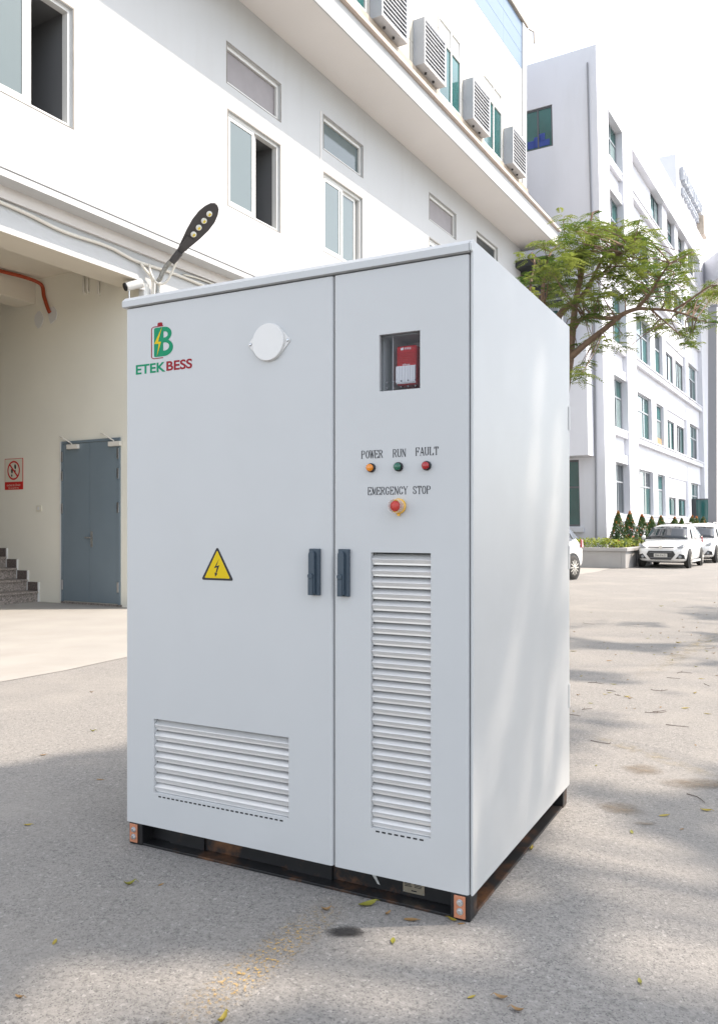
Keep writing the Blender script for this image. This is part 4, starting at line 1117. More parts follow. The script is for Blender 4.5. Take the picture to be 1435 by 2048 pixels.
        for wx in (.70 * k, 3.06 * k):
            # arch shadow, tyre, rim
            r_ = .31 * s
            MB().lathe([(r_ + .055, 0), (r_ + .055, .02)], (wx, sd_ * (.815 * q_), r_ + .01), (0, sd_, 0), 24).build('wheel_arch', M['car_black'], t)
            wh = MB().lathe([(r_ * .62, .02), (r_ * .9, .0), (r_, -.03), (r_, -.15), (r_ * .9, -.19)], (wx, sd_ * (.86 * q_), r_), (0, sd_, 0), 24).build('wheel', M['tyre'], t, smooth=True)
            rm_ = MB().lathe([(r_ * .66, -.04), (r_ * .66, -.01), (r_ * .58, -.035)], (wx, sd_ * (.865 * q_), r_), (0, sd_, 0), 24)
            rm_.lathe([(r_ * .6, -.045), (r_ * .6, -.03)], (wx, sd_ * (.865 * q_), r_), (0, sd_, 0), 24)
            for a_ in range(12):
                an = a_ * math.pi / 6
                dx, dz = math.cos(an), math.sin(an)
                rm_.prism([(wx - dz * .016, sd_ * (.87 * q_), r_ + dx * .016), (wx + dz * .016, sd_ * (.87 * q_), r_ - dx * .016), (wx + dx * r_ * .63 + dz * .014, sd_ * (.862 * q_), r_ + dz * r_ * .63 - dx * .014), (wx + dx * r_ * .63 - dz * .014, sd_ * (.862 * q_), r_ + dz * r_ * .63 + dx * .014)], (0, sd_ * .018, 0))
            rm_.lathe([(.05, 0), (.04, .02)], (wx, sd_ * (.885 * q_), r_), (0, sd_, 0), 12)
            rm_.build('rim', M['rim'], wh)
    # grille and lower intake
    MB().prism([(.0, -.42 * q_, .705), (.0, .42 * q_, .705), (.03, .42 * q_, .745), (.03, -.42 * q_, .745)], (-.02, 0, 0)).build('grille', M['car_black'], t)
    lg = MB().prism([(-.012, -.33 * q_, .30), (-.012, .33 * q_, .30), (-.005, .47 * q_, .48), (.0, .40 * q_, .60), (.0, -.40 * q_, .60), (-.005, -.47 * q_, .48)], (-.02, 0, 0)).build('lower_grille', M['car_black'], t)
    for zz in (.36, .54):
        MB().box(-.042, -.033, -.36 * q_, .36 * q_, zz, zz + .012).build('grille_bar', M['hdpe'], lg)
    em = MB().lathe([(.05, 0), (.06, .01)], (-.022, 0, .735), (-1, 0, 0), 14).build('emblem', M['rim'], t)
    np_ = MB().box(-.052, -.043, -.22, .22, .39, .51).build('number_plate', M['plate_w'], t)
    if plate:
        place_flat(text_mesh(plate, .36, .07, 0.01), M['ink'], 'plate_lettering', np_, (-.0535, .18, .415), (0, -1, 0), (0, 0, 1))
    if suv:
        for sd_ in (-1, 1):
            MB().tube([(1.9, sd_ * .56, H), (2.1, sd_ * .56, H + .05), (3.2, sd_ * .54, H + .04), (3.35, sd_ * .54, H - .02)], .018, 6).build('roof_rail', M['rim'], t)
    return t

def car_at(fx, fy, ang): return (fx, fy, 0), ang
grp = 'white cars parked along the planter'
c1 = Vector((10.32, 28.15, 0))
build_car('white hatchback with hexagonal lower grille parked nearest, beside the planter corner', c1, RB_ANG, grp, plate='30A-516.31')
c2 = c1 + UF * 5.0 + UI * (-0.12)
build_car('white sporty hatchback parked directly behind the nearest hatchback', c2, RB_ANG, grp, suv=True)
c3 = c1 + UF * 9.9 + UI * (-0.25)
build_car('third white car, cut off by the right edge of the photo', c3, RB_ANG, grp, suv=True)
# SUV half hidden behind the cabinet: rear wheel near (5.75, 21.9)
a4 = math.atan2(.72, .69)
rw = Vector((5.72, 22.0, 0))
u4 = Vector((math.cos(a4), math.sin(a4), 0)); n4 = Vector((math.sin(a4), -math.cos(a4), 0))
build_car('white car with dark wheel arch half hidden behind the grey cabinet', rw - u4 * (3.06 * 4.1 / 3.76) - n4 * 0.86, a4, grp, suv=True)

# ================================================================ tree behind the cabinet
def tree_pt(px, py, dy=0.0):
    Y = 13.0 + dy
    return Vector(((px - CX) / F_PX * Y, Y, EYE - (py - HORIZON) / F_PX * Y))
TB = Vector((3.12, 13.0, 0))
tr = thing('feathery_tree', 'small tree with feathery yellow-green leaves and brown limbs behind the cabinet', 'tree', TB, 0)
rt = random.Random(5)
limbs = [  # (pixel polyline, start radius, end radius, depth drift)
    ([(1112, 1235), (1108, 1060), (1115, 900), (1126, 790), (1137, 718)], .13, .10, (0, 0)),
    ([(1137, 718), (1142, 680), (1146, 640), (1152, 590), (1163, 545), (1166, 505), (1174, 470), (1184, 425)], .085, .018, (0, .3)),
    ([(1137, 718), (1168, 690), (1212, 655), (1242, 630), (1272, 618), (1300, 618), (1345, 622), (1392, 636)], .07, .012, (0, -.9)),
    ([(1148, 655), (1160, 639), (1182, 633), (1215, 637), (1242, 631)], .05, .035, (0, -.4)),
    ([(1120, 760), (1106, 672), (1118, 630), (1142, 608), (1166, 588), (1183, 560), (1196, 532), (1215, 500), (1240, 470)], .085, .015, (0, .8)),
    ([(1112, 800), (1092, 640), (1084, 600), (1087, 555), (1092, 525), (1106, 498), (1130, 480)], .06, .012, (0, .9)),
    ([(1110, 820), (1070, 640), (1058, 600), (1062, 560), (1068, 525), (1062, 505)], .045, .01, (0, 1.2)),
    ([(1272, 618), (1300, 585), (1318, 556), (1338, 526)], .04, .01, (-.4, -.9)),
    ([(1345, 622), (1378, 600), (1415, 574), (1432, 570)], .025, .008, (-.8, -1.4)),
    ([(1180, 560), (1205, 545), (1230, 520), (1262, 500)], .03, .008, (.2, -.6)),
    ([(1300, 618), (1330, 645), (1362, 672)], .02, .007, (-.6, -1.0)),
    ([(1150, 600), (1158, 560), (1150, 520), (1140, 500)], .03, .008, (0, .6)),
]
nodes = []
tk = MB()
trunk = MB()
for li, (pl_, r0, r1, (d0, d1)) in enumerate(limbs):
    n_ = len(pl_)
    P_ = [tree_pt(x_, y_, d0 + (d1 - d0) * i / (n_ - 1)) - TB for i, (x_, y_) in enumerate(pl_)]
    S_ = [Vector(p_) for p_ in smooth_pts(P_, 4)]
    rr = [(r0 + (r1 - r0) * (i / (len(S_) - 1))) * .8 for i in range(len(S_))]
    (trunk if li == 0 else tk).tube(S_, rr, 7)
    if li: nodes += S_[len(S_) // 4:]
trunk.build('trunk', M['bark'], tr, smooth=True)
# leaf clumps: pixel centre, spread, number of fronds, depth
clumps = []
blobs = [(1215, 452, 48, 28, 75), (1165, 470, 50, 26, 80), (1255, 470, 40, 28, 60), (1190, 500, 60, 28, 110), (1110, 515, 52, 26, 85), (1062, 535, 24, 30, 40), (1145, 545, 55, 30, 95), (1240, 520, 60, 35, 120),
         (1290, 535, 45, 30, 75), (1335, 528, 38, 16, 40), (1365, 512, 22, 9, 14), (1310, 575, 55, 30, 85), (1360, 590, 45, 28, 65), (1405, 575, 26, 12, 22), (1425, 568, 14, 7, 9), (1180, 600, 50, 28, 60),
         (1095, 575, 45, 26, 60), (1240, 590, 50, 28, 70), (1200, 668, 38, 26, 48), (1160, 700, 24, 24, 26), (1158, 745, 22, 12, 28), (1345, 660, 44, 18, 44), (1290, 645, 45, 16, 30), (1418, 633, 22, 11, 24), (1385, 618, 28, 16, 26),
         (1280, 590, 40, 20, 40), (1255, 430, 26, 12, 20), (1295, 470, 24, 12, 16), (1130, 625, 36, 24, 30), (1180, 640, 30, 16, 22), (1375, 682, 26, 9, 14), (1235, 700, 20, 12, 12)]
fol = MB()
def frond(mb, p, dirn, up, L_, n_pair, rnd_):
    """compound leaf: a drooping row of paired leaflets"""
    dirn = dirn.normalized()
    side = dirn.cross(up)
    if side.length < 1e-3: side = dirn.orthogonal()
    side.normalize(); nrm = side.cross(dirn).normalized()
    for i in range(n_pair):
        t_ = (i + 0.6) / n_pair
        c_ = p + dirn * L_ * t_ - Vector((0, 0, 1)) * L_ * 0.28 * t_ * t_
        l_ = L_ * 0.30 * math.sin(math.pi * (0.18 + 0.78 * t_)) + 0.01
        for sg_ in (-1, 1):
            sv = (side * sg_ + dirn * 0.55).normalized()
            wv_ = dirn * (L_ / n_pair * 0.36)
            tip = c_ + sv * l_ - Vector((0, 0, 1)) * l_ * 0.22
            mid_ = c_ + sv * l_ * .5
            mb.add([c_, mid_ - wv_ + nrm * .002, tip, mid_ + wv_ + nrm * .002], [(0, 1, 2, 3)])
twigs = MB()
for bx_, by_, sx_, sy_, nf in blobs:
    cpx = [(rt.gauss(bx_, sx_ * .62), rt.gauss(by_, sy_ * .66), rt.gauss(0, .75)) for _ in range(max(1, nf // 7))]
    for (qx, qy, qd) in cpx:
        c_ = tree_pt(qx, qy, qd) - TB
        nd = min(nodes, key=lambda a_: (a_ - c_).length)
        mid_ = (nd + c_) / 2 + Vector((rt.gauss(0, .06), rt.gauss(0, .06), .05))
        if (nd - c_).length < 1.6: twigs.tube(smooth_pts([nd, mid_, c_], 3), [.012, .011, .010, .009, .007, .006, .005], 4, cap=False)
        az0 = rt.uniform(0, 6.28)
        for j in range(rt.randint(8, 12)):
            az = az0 + j * 2.4 + rt.gauss(0, .3)
            dv = Vector((math.cos(az), math.sin(az), rt.uniform(-.35, .45)))
            frond(fol, c_ + Vector((rt.gauss(0, .05), rt.gauss(0, .05), rt.gauss(0, .03))), dv, Vector((0, 0, 1)), rt.uniform(.14, .28), 7, rt)
tk.build('branch', M['bark'], tr, smooth=True)
twigs.build('twig', M['bark'], tr)
fol.build('crown', M['leaf'], tr, kind='stuff')

# ================================================================ shade trees outside the frame (they shade the yard)
GAPS = [(-.20, 2.60, .20), (.13, 2.76, .20), (.36, 2.72, .18), (.10, 2.47, .16), (.27, 2.52, .15), (1.10, 3.58, .30), (1.17, 3.27, .30), (1.10, 2.87, .26), (1.03, 2.61, .28), (1.19, 2.83, .22), (1.06, 4.02, .26),
        (-.46, 2.50, .24), (-.85, 2.47, .22), (-1.9, 5.6, .5), (-2.3, 5.2, .45), (1.6, 4.7, .35), (2.0, 5.3, .5), (2.5, 6.2, .6), (1.9, 6.9, .6), (3.2, 7.6, .7), (2.6, 8.7, .8), (4.4, 9.2, .8), (3.6, 10.8, .9), (5.2, 11.6, .9), (4.4, 13.0, .9)]
for f_, z_ in ((.62, 2.0), (.57, 1.65), (.50, 1.3), (.43, 1.0), (.30, .75), (.82, 1.75), (.78, 1.4), (.16, .55)):   # added gaps, shaping light streaks on the cabinet's side
    GAPS.append((.391 + .656 * f_ - sd.x / sd.z * z_, 2.90 + 1.25 * f_ - sd.y / sd.z * z_, .09))
def sun_gap(p):
    gx, gy = p.x - sd.x / sd.z * p.z, p.y - sd.y / sd.z * p.z
    return any((gx - a_) ** 2 + (gy - b_) ** 2 < r_ * r_ for a_, b_, r_ in GAPS)
def shade_tree(loc, height, crown, n, label, seed, gap=0.5):
    rs = random.Random(seed)
    t = thing('shade_tree', label, 'tree', loc, 0, 'tall shade trees beside the yard')
    (cx_, cy_, cz_), (rx, ry, rz_) = crown
    tm = MB()
    tm.tube([(0, 0, -.05), (.1, .1, height * .35), (cx_ * .3, cy_ * .3, height * .75), (cx_ * .6, cy_ * .6, cz_)], [.30, .24, .18, .06], 10)
    cl = []
    for _ in range(int(62 * gap * 2)):
        v_ = Vector((rs.gauss(0, 1), rs.gauss(0, 1), rs.gauss(0, 1))).normalized() * rs.random() ** .4
        c_ = Vector((cx_ + v_.x * rx, cy_ + v_.y * ry, cz_ + v_.z * rz_))
        cl.append(c_)
        tm.tube([(cx_ * .3, cy_ * .3, height * .75), ((c_.x + cx_ * .3) / 2, (c_.y + cy_ * .3) / 2, (c_.z + height * .75) / 2 + .2), c_], [.06, .035, .012], 5, cap=False)
    tm.build('trunk', M['bark'], t, smooth=True)
    lv = []
    for _ in range(n):
        c_ = rs.choice(cl)
        p_ = c_ + Vector((rs.gauss(0, .40), rs.gauss(0, .40), rs.gauss(0, .26)))
        if sun_gap(p_ + Vector(loc)): continue          # leaves left out along the sun's path to shape the light patches
        lv.append((p_, Vector((0, 0, 1)), rs.uniform(.7, 1.3)))
    leaves_mesh('leaves', lv, 0.15, rs, .7).build('crown', M['shade_leaf'], t, kind='stuff')
    return t
shade_tree((15.0, 1.5, 0), 16.0, ((-2.2, 1.8, 15.6), (4.6, 3.9, 2.2)), 21000, 'very tall leafy shade tree right of the cabinet, outside the picture', 31)
shade_tree((14.5, -5.0, 0), 16.0, ((-2.0, 2.2, 15.8), (4.8, 4.4, 2.2)), 19000, 'very tall leafy shade tree behind the photographer', 32)
shade_tree((19.5, 9.6, 0), 15.0, ((-2.0, 0.8, 14.6), (5.0, 3.8, 2.0)), 18000, 'very tall leafy shade tree at the right of the yard, outside the picture', 33)
shade_tree((23.5, 14.2, 0), 15.0, ((-2.0, -0.4, 14.4), (5.0, 3.0, 2.0)), 12500, 'very tall leafy shade tree near the car row, outside the picture', 34)

# lower, wider unseen trees, added to block low sky light on that side
def low_tree(loc, seed, lab):
    rs = random.Random(seed)
    t = thing('light_block_tree', lab, 'tree', loc, 0, 'added unseen broad low trees right of the yard')
    tm = MB().tube([(0, 0, -.05), (.1, 0, 1.6), (.2, .1, 3.2)], [.2, .16, .1], 8)
    cl = []
    for _ in range(64):
        v_ = Vector((rs.gauss(0, 1), rs.gauss(0, 1), rs.gauss(0, 1))).normalized() * rs.random() ** .35
        c_ = Vector((v_.x * 2.4, v_.y * 3.2, 5.4 + v_.z * 4.6)); cl.append(c_)
        tm.tube([(.1, 0, 1.6), (c_.x * .5, c_.y * .5, (c_.z + 1.8) / 2), c_], [.07, .04, .012], 5, cap=False)
    tm.build('trunk', M['bark'], t, smooth=True)
    lv = []
    for _ in range(13000):
        c_ = rs.choice(cl)
        lv.append((c_ + Vector((rs.gauss(0, .5), rs.gauss(0, .5), rs.gauss(0, .38))), Vector((0, 0, 1)), rs.uniform(.7, 1.3)))
    leaves_mesh('leaves', lv, 0.22, rs, .6).build('crown', M['shade_leaf'], t, kind='stuff')
for k, (x_, y_) in enumerate(((15.5, -6.0), (16.5, 0.0), (17.0, 5.5), (18.5, 10.5))):
    low_tree((x_, y_, 0), 50 + k, ['added unseen low tree farthest behind the photographer', 'added unseen low tree level with the photographer', 'added unseen low tree level with the cabinet', 'added unseen low tree nearest the car row'][k])

# ================================================================ the grey cabinet
CAB_ANG = -R(27.686)
CABO = Vector((-1.0329, 3.6481, 0))
cab = thing('battery_cabinet', 'large light grey steel battery storage cabinet with two doors on a black base', 'cabinet', CABO, CAB_ANG)
W, D, Z0, Z1, SEAM = 1.608, 1.412, 0.0988, 2.366, 1.055
# shell: sides, back, roof, inner front with a recess for the alarm
LW = (0.161, 0.853, 0.249, 0.569)          # left louvre opening
RW = (1.217, 1.459, 0.275, 1.307)          # right louvre opening
AW = (1.252, 1.417, 1.907, 2.118)          # alarm window
b = MB()
b.wall(0.006, W - 0.001, Z0 + 0.004, Z1 + 0.004, 0.046, [AW], 0.13)
b.quad((AW[0], .176, AW[2]), (AW[1], .176, AW[2]), (AW[1], .176, AW[3]), (AW[0], .176, AW[3]))
b.build('inner_front', M['paint'], cab)
bd = MB()
# right side panel (a folded sheet, wraps 12 mm on to the front) and left, back, floor
bd.prism([(W + 0.0005, y_, z_) for y_, z_ in ((0.004, Z0 - .002), (0.004, 2.3735), (-.012, 2.3745), (-.012, 2.4005), (.008, 2.4185), (D + .02, 2.4185), (D + .02, Z0 - .002))], (0.0095, 0, 0))
bd.box(-0.006, 0.004, 0.047, D + 0.02, Z0, 2.372)
bd.box(0.005, W, D - 0.002, D + 0.018, Z0, 2.372)
bd.box(0.005, W, 0.048, D - 0.003, Z0, Z0 + 0.01)
bd.build('body', M['paint'], cab, bevel=0.004, seg=3)
# roof with chamfered front lip; its right end is flush with the side sheet
rf = MB()
pr = [(-0.012, 2.3745), (-0.012, 2.4005), (0.008, 2.4185), (D + 0.02, 2.4185), (D + 0.02, 2.3725), (0.0, 2.3725), (0.0, 2.3735)]
rf.prism([(-0.012, y_, z_) for y_, z_ in pr], (W + 0.0122, 0, 0))
rf.build('roof', M['paint'], cab, bevel=0.003, seg=2)

def door(x0, x1, holes, name):
    e_ = [0.0, .0025, .006, .012]; yv = [.010, .0045, .0015, 0.0]
    def yf(x_, z_):
        dx = min(x_ - x0, x1 - x_)
        for i in range(3):
            if dx <= e_[i] + 1e-6: return yv[i]
        return 0.0
    m = MB()
    m.wall(x0, x1, Z0, Z1, 0.0, holes, 0.022, xcuts=[x0 + t_ for t_ in e_[1:]] + [x1 - t_ for t_ in e_[1:]], yf=yf)
    # returns
    m.quad((x0, .010, Z0), (x0, .010, Z1), (x0, .034, Z1), (x0, .034, Z0)).quad((x1, .010, Z1), (x1, .010, Z0), (x1, .034, Z0), (x1, .034, Z1))
    m.quad((x0, .010, Z1), (x0 + .012, 0, Z1), (x0 + .012, .034, Z1), (x0, .034, Z1)).quad((x0 + .012, 0, Z1), (x1 - .012, 0, Z1), (x1 - .012, .034, Z1), (x0 + .012, .034, Z1)).quad((x1 - .012, 0, Z1), (x1, .010, Z1), (x1, .034, Z1), (x1 - .012, .034, Z1))
    m.quad((x0 + .012, .034, Z0), (x1 - .012, .034, Z0), (x1 - .012, 0, Z0), (x0 + .012, 0, Z0))
    return m.build('door', M['paint'], cab)
dl = door(0.0, SEAM - 0.0025, [LW], 'l')
drr = door(SEAM + 0.0025, W - 0.004, [RW, AW], 'r')

# louvres
def louvre(op, pitch, parent):
    x0, x1, z0, z1 = op
    g_ = MB().box(x0 + .001, x1 - .001, .040, .0445, z0, z1).build('shade_backing', M['dark_in'], parent)  # dark sheet stands in for the shade deep behind the slats
    n_ = int(round((z1 - z0) / pitch))
    p = (z1 - z0) / n_
    ms = MB()
    prof = [(.030, .97 * p), (.004, .53 * p), (.003, .50 * p), (.0095, .22 * p), (.0135, .19 * p), (.0135, .02 * p), (.016, .02 * p), (.016, .21 * p), (.0115, .24 * p), (.0060, .49 * p), (.032, .93 * p)]
    ms.prism([(x0 + .0015, y_, z_) for y_, z_ in prof], (x1 - x0 - .003, 0, 0))
    me = ms.mesh('slat'); me.materials.append(M['slat'])
    for i in range(n_):
        o = bpy.data.objects.new('slat', me); COL.objects.link(o); o.parent = parent; o.location = (0, 0.0, z0 + p * i - 0.10 * p)
        if i == 0: o.location.z = z0 + 0.0005
louvre(LW, .0435, dl)
louvre(RW, .0435, drr)
def slots(x0, x1, z, n_, parent):
    m = MB(); p = (x1 - x0) / n_
    for i in range(n_):
        m.box(x0 + p * i, x0 + p * i + p * .62, -.0006, .004, z - .003, z + .003)
    m.build('drain_slot', M['black'], parent, kind='stuff')
slots(.187, .835, .2345, 27, dl)
slots(1.237, 1.440, .2645, 8, drr)

# handles
def handle(x0, parent):
    w_, z0, z1 = .045, 1.138, 1.318
    m = MB().box(x0, x0 + w_, -.017, -.0005, z0, z1)
    m.box(x0 + .004, x0 + w_ - .014, -.030, -.0172, z0 + .006, z1 - .022)
    m.lathe([(.0135, 0), (.0135, .0125)], (x0 + .0175, -.0172, z1 - .022), (0, -1, 0), 16)
    m.lathe([(.0115, 0), (.0115, .007)], (x0 + .0155, -.0302, z1 - .105), (0, -1, 0), 16)
    m.box(x0 + .005, x0 + .026, -.0345, -.0302, z0 + .001, z1 - .105)
    m.build('handle', M['handle'], parent, bevel=.0035)
handle(.956, dl); handle(1.085, drr)

# round cover with two ears
cx, cz, rr_ = .762, 2.141, .0745
pts = []
for k in range(48):
    an = 2 * math.pi * k / 48
    pts.append((math.cos(an), math.sin(an)))
def ear_outline(r_, ear, er, n_=14):
    """disc with an ear on each side: hull of a big circle and two small ones"""
    al = math.acos((r_ - er) / ear)
    o = []
    for sgn in (0, 1):
        base = math.pi * sgn
        for k in range(n_ + 1):
            t_ = base - al + 2 * al * k / n_
            o.append((ear * math.cos(base) + er * math.cos(t_), er * math.sin(t_)))
        for k in range(1, n_ * 2):
            t_ = base + al + (math.pi - 2 * al) * k / (n_ * 2)
            o.append((r_ * math.cos(t_), r_ * math.sin(t_)))
    return o
cv = MB().prism([(cx + a_, -.0005, cz + b_) for a_, b_ in ear_outline(.076, .091, .009)], (0, -.004, 0)).build('round_cover', M['disc'], dl, bevel=.0012)
MB().lathe([(.0745, .0047), (.0745, .0135), (.0725, .0155), (.001, .0155)], (cx, 0, cz), (0, -1, 0), 48).build('cover_plate', M['disc'], dl, smooth=False)
for sx_ in (-1, 1):
    MB().lathe([(.0068, .0047), (.0062, .0075), (.003, .0088)], (cx + sx_ * .0895, 0, cz), (0, -1, 0), 14).build('screw', M['steel'], dl, smooth=True)

# printed emblem and lettering
UX, UZ = Vector((1, 0, 0)), Vector((0, 0, 1))
LFT = .0008
def arc(cx_, cy_, r_, a0, a1, n_=10, ry=None):
    ry = ry or r_
    return [(cx_ + r_ * math.cos(R(a0 + (a1 - a0) * k / n_)), cy_ + ry * math.sin(R(a0 + (a1 - a0) * k / n_))) for k in range(n_ + 1)]
# B: unit 0..1.18 wide, 0..1.9 high (u = emblem_h)
ex, ez, es = .1625, 2.1395, .0667; esx = .0915
Bout = [(.08, .0)] + [(.62, .0)] + arc(.62, .54, .54, -90, 62, 12) + arc(.60, 1.43, .47, -38, 90, 12) + [(.12, 1.9)] + arc(.10, 1.80, .10, 90, 180, 4) + arc(.10, .10, .10, 180, 270, 4)
Bh1 = [(.56, .36), (.66, .36)] + arc(.66, .62, .26, -90, 90, 10) + [(.56, .88)]
Bh2 = [(.58, 1.20), (.66, 1.20)] + arc(.64, 1.40, .20, -90, 90, 10) + [(.58, 1.60)]
flat([Bout, Bh1, Bh2], M['green'], 'emblem', dl, (ex, 0, ez), UX * esx, UZ * es, LFT)
bolt = [(.50, 1.9), (.26, .98), (.44, .95), (.18, 0.02), (.30, .84), (.02, .86)]
flat([bolt], M['yellow'], 'emblem_bolt', dl, (ex, 0, ez), UX * esx, UZ * es, LFT * 2)
o_ = arc(.02, 1.80, .20, 90, 180, 5); i_ = arc(.02, 1.80, .145, 180, 90, 5)
stroke_o = [(.56, 2.0)] + [(.02, 2.0)] + o_ + arc(.02, .08, .20, 180, 270, 5) + [(.56, -.12)]
stroke_i = [(.56, -.065)] + arc(.02, .08, .145, 270, 180, 5) + i_ + [(.02, 1.945), (.56, 1.945)]
flat([stroke_o + stroke_i], M['red'], 'emblem_outline', dl, (ex, 0, ez), UX * esx, UZ * es, LFT)
flat([[(.22, 2.0), (.22, 2.12)] + arc(.30, 2.13, .08, 180, 90, 4) + arc(.44, 2.13, .08, 90, 0, 4) + [(.52, 2.0)]], M['red'], 'emblem_cap', dl, (ex, 0, ez), UX * esx, UZ * es, LFT * 2)
place_flat(text_mesh('ETEK', .168, .042, .026), M['green'], 'lettering', dl, (.0585, 0, 2.0725), UX, UZ, LFT)
place_flat(text_mesh('BESS', .140, .042, .027), M['red'], 'lettering', dl, (.2315, 0, 2.0735), UX, UZ, LFT)

# warning triangle
def rtri(cx_, z0, half, hgt, r_):
    P_ = [(cx_ - half, z0), (cx_ + half, z0), (cx_, z0 + hgt)]; out = []
    for i in range(3):
        p, a_, b_ = Vector(P_[i]), Vector(P_[i - 1]), Vector(P_[(i + 1) % 3])
        u1, u2 = (a_ - p).normalized(), (b_ - p).normalized()
        bi = (u1 + u2).normalized(); hal = math.acos(max(-1, min(1, u1.dot(bi))))
        c_ = p + bi * (r_ / math.sin(hal))
        s_ = (p + u1 * (r_ / math.tan(hal))) - c_; e2 = (p + u2 * (r_ / math.tan(hal))) - c_
        for k in range(6):
            v_ = (s_ * (1 - k / 5) + e2 * (k / 5)).normalized() * r_
            out.append(tuple(c_ + v_))
    return out
wt = MB().prism([(a_, -.0006, b_) for a_, b_ in rtri(.5035, 1.181, .0825, .140, .006)], (0, -.001, 0)).build('warning_triangle', M['black'], dl)
flat([rtri(.5035, 1.1895, .0655, .1155, .003)], M['yellow'], 'warning_face', dl, (0, -.0017, 0), UX, UZ, 0)
bz = [(.012, .066), (-.016, .030), (-.003, .030), (-.012, .004), (-.017, .006), (-.012, -.012), (.001, .002), (-.006, .004), (.006, .034), (.013, .040), (-.004, .037)]
bz = [(.010, .068), (-.017, .027), (-.001, .031), (-.0085, .006), (-.0145, .009), (-.0105, -.010), (.003, .004), (-.003, .0045), (.0125, .041), (-.004, .037)]
flat([[(.5035 + a_ * .95, 1.205 + b_ * .95) for a_, b_ in bz]], M['black'], 'warning_bolt', dl, (0, -.0020, 0), UX, UZ, 0)

# narrow serif lettering, stroke by stroke
GL = {
 'P': [[(.15, 0), (.15, 1)], [(.15, 1), (.55, 1), (.78, .90), (.80, .75), (.76, .60), (.55, .52), (.15, .52)]],
 'O': [[(.5, 1), (.28, .93), (.15, .7), (.13, .5), (.15, .3), (.28, .07), (.5, 0), (.72, .07), (.85, .3), (.87, .5), (.85, .7), (.72, .93), (.5, 1)]],
 'W': [[(.05, 1), (.28, 0)], [(.28, 0), (.48, .9)], [(.48, .9), (.72, 0)], [(.72, 0), (.95, 1)]],
 'E': [[(.18, 0), (.18, 1)], [(.18, 1), (.82, 1), (.84, .82)], [(.18, .52), (.62, .52)], [(.62, .42), (.62, .62)], [(.18, 0), (.84, 0), (.88, .2)]],
 'R': [[(.15, 0), (.15, 1)], [(.15, 1), (.55, 1), (.76, .90), (.78, .76), (.74, .62), (.52, .53), (.15, .53)], [(.48, .53), (.85, .02), (.95, 0)]],
 'U': [[(.15, 1), (.15, .3), (.26, .06), (.5, 0), (.74, .06), (.83, .3), (.83, 1)]],
 'N': [[(.16, 0), (.16, 1)], [(.16, 1), (.84, 0)], [(.84, 0), (.84, 1)]],
 'F': [[(.2, 0), (.2, 1)], [(.2, 1), (.84, 1), (.87, .8)], [(.2, .52), (.64, .52)], [(.64, .42), (.64, .62)]],
 'A': [[(.08, 0), (.48, 1)], [(.48, 1), (.88, 0)], [(.24, .36), (.74, .36)]],
 'L': [[(.2, 1), (.2, 0)], [(.2, 0), (.86, 0), (.9, .22)]],
 'T': [[(.5, 0), (.5, 1)], [(.1, .8), (.12, 1), (.88, 1), (.9, .8)]],
 'M': [[(.14, 0), (.14, 1)], [(.14, 1), (.5, .1)], [(.5, .1), (.86, 1)], [(.86, 1), (.86, 0)]],
 'G': [[(.82, .74), (.74, .92), (.5, 1), (.28, .93), (.15, .7), (.13, .5), (.15, .3), (.28, .07), (.5, 0), (.76, .06), (.78, .40)], [(.55, .42), (.9, .42)]],
 'C': [[(.84, .72), (.76, .92), (.52, 1), (.28, .93), (.15, .7), (.13, .5), (.15, .3), (.28, .07), (.52, 0), (.76, .08), (.86, .26)]],
 'Y': [[(.08, 1), (.5, .48)], [(.5, .48), (.9, 1)], [(.5, .5), (.5, 0)]],
 'S': [[(.80, .76), (.74, .93), (.5, 1), (.26, .93), (.2, .76), (.3, .6), (.7, .42), (.82, .25), (.74, .07), (.5, 0), (.24, .07), (.16, .28)]],
}
SER = {'P': [(.15, 0)], 'W': [(.05, 1), (.95, 1), (.48, .97)], 'E': [], 'R': [(.15, 0)], 'U': [(.15, 1), (.83, 1)], 'N': [(.16, 0), (.84, 1)], 'F': [(.2, 0)], 'A': [(.08, 0), (.88, 0)], 'L': [(.2, 1)], 'T': [(.5, 0)], 'M': [(.14, 0), (.86, 0)], 'Y': [(.08, 1), (.9, 1), (.5, 0)]}
def serif_text(txt, x0, z0, adv, hgt, parent):
    m = MB()
    for i, ch in enumerate(txt):
        if ch == ' ': continue
        ox = x0 + i * adv
        n_q = 0
        for st_ in GL[ch]:
            for (a0, b0), (a1, b1) in zip(st_, st_[1:]):
                p, q = Vector((ox + a0 * adv * .92, z0 + b0 * hgt)), Vector((ox + a1 * adv * .92, z0 + b1 * hgt))
                d_ = q - p
                if d_.length < 1e-6: continue
                u_ = d_.normalized(); nv = Vector((-u_.y, u_.x))
                diag = (ch in 'AWMNY' and a1 != a0)
                up = (b1 > b0) == (a1 > a0)
                t_ = .0015 + .0019 * abs(u_.y) ** 2
                if diag: t_ = .0016 if up else .0033
                if ch in 'NM' and a0 == a1: t_ = .0019
                p2, q2 = p - u_ * t_ * .3, q + u_ * t_ * .3
                y_ = -LFT - .00002 * n_q; n_q += 1
                m.quad(*[(w_.x, y_, w_.y) for w_ in (p2 - nv * t_ / 2, q2 - nv * t_ / 2, q2 + nv * t_ / 2, p2 + nv * t_ / 2)])
        for a0, b0 in SER.get(ch, []):
            c_ = (ox + a0 * adv * .92, z0 + b0 * hgt)
            y_ = -LFT - .00002 * n_q; n_q += 1
            m.quad((c_[0] - .0030, y_, c_[1] - .0006), (c_[0] + .0030, y_, c_[1] - .0006), (c_[0] + .0030, y_, c_[1] + .0006), (c_[0] - .0030, y_, c_[1] + .0006))
    m.build('lettering', M['ink'], parent)
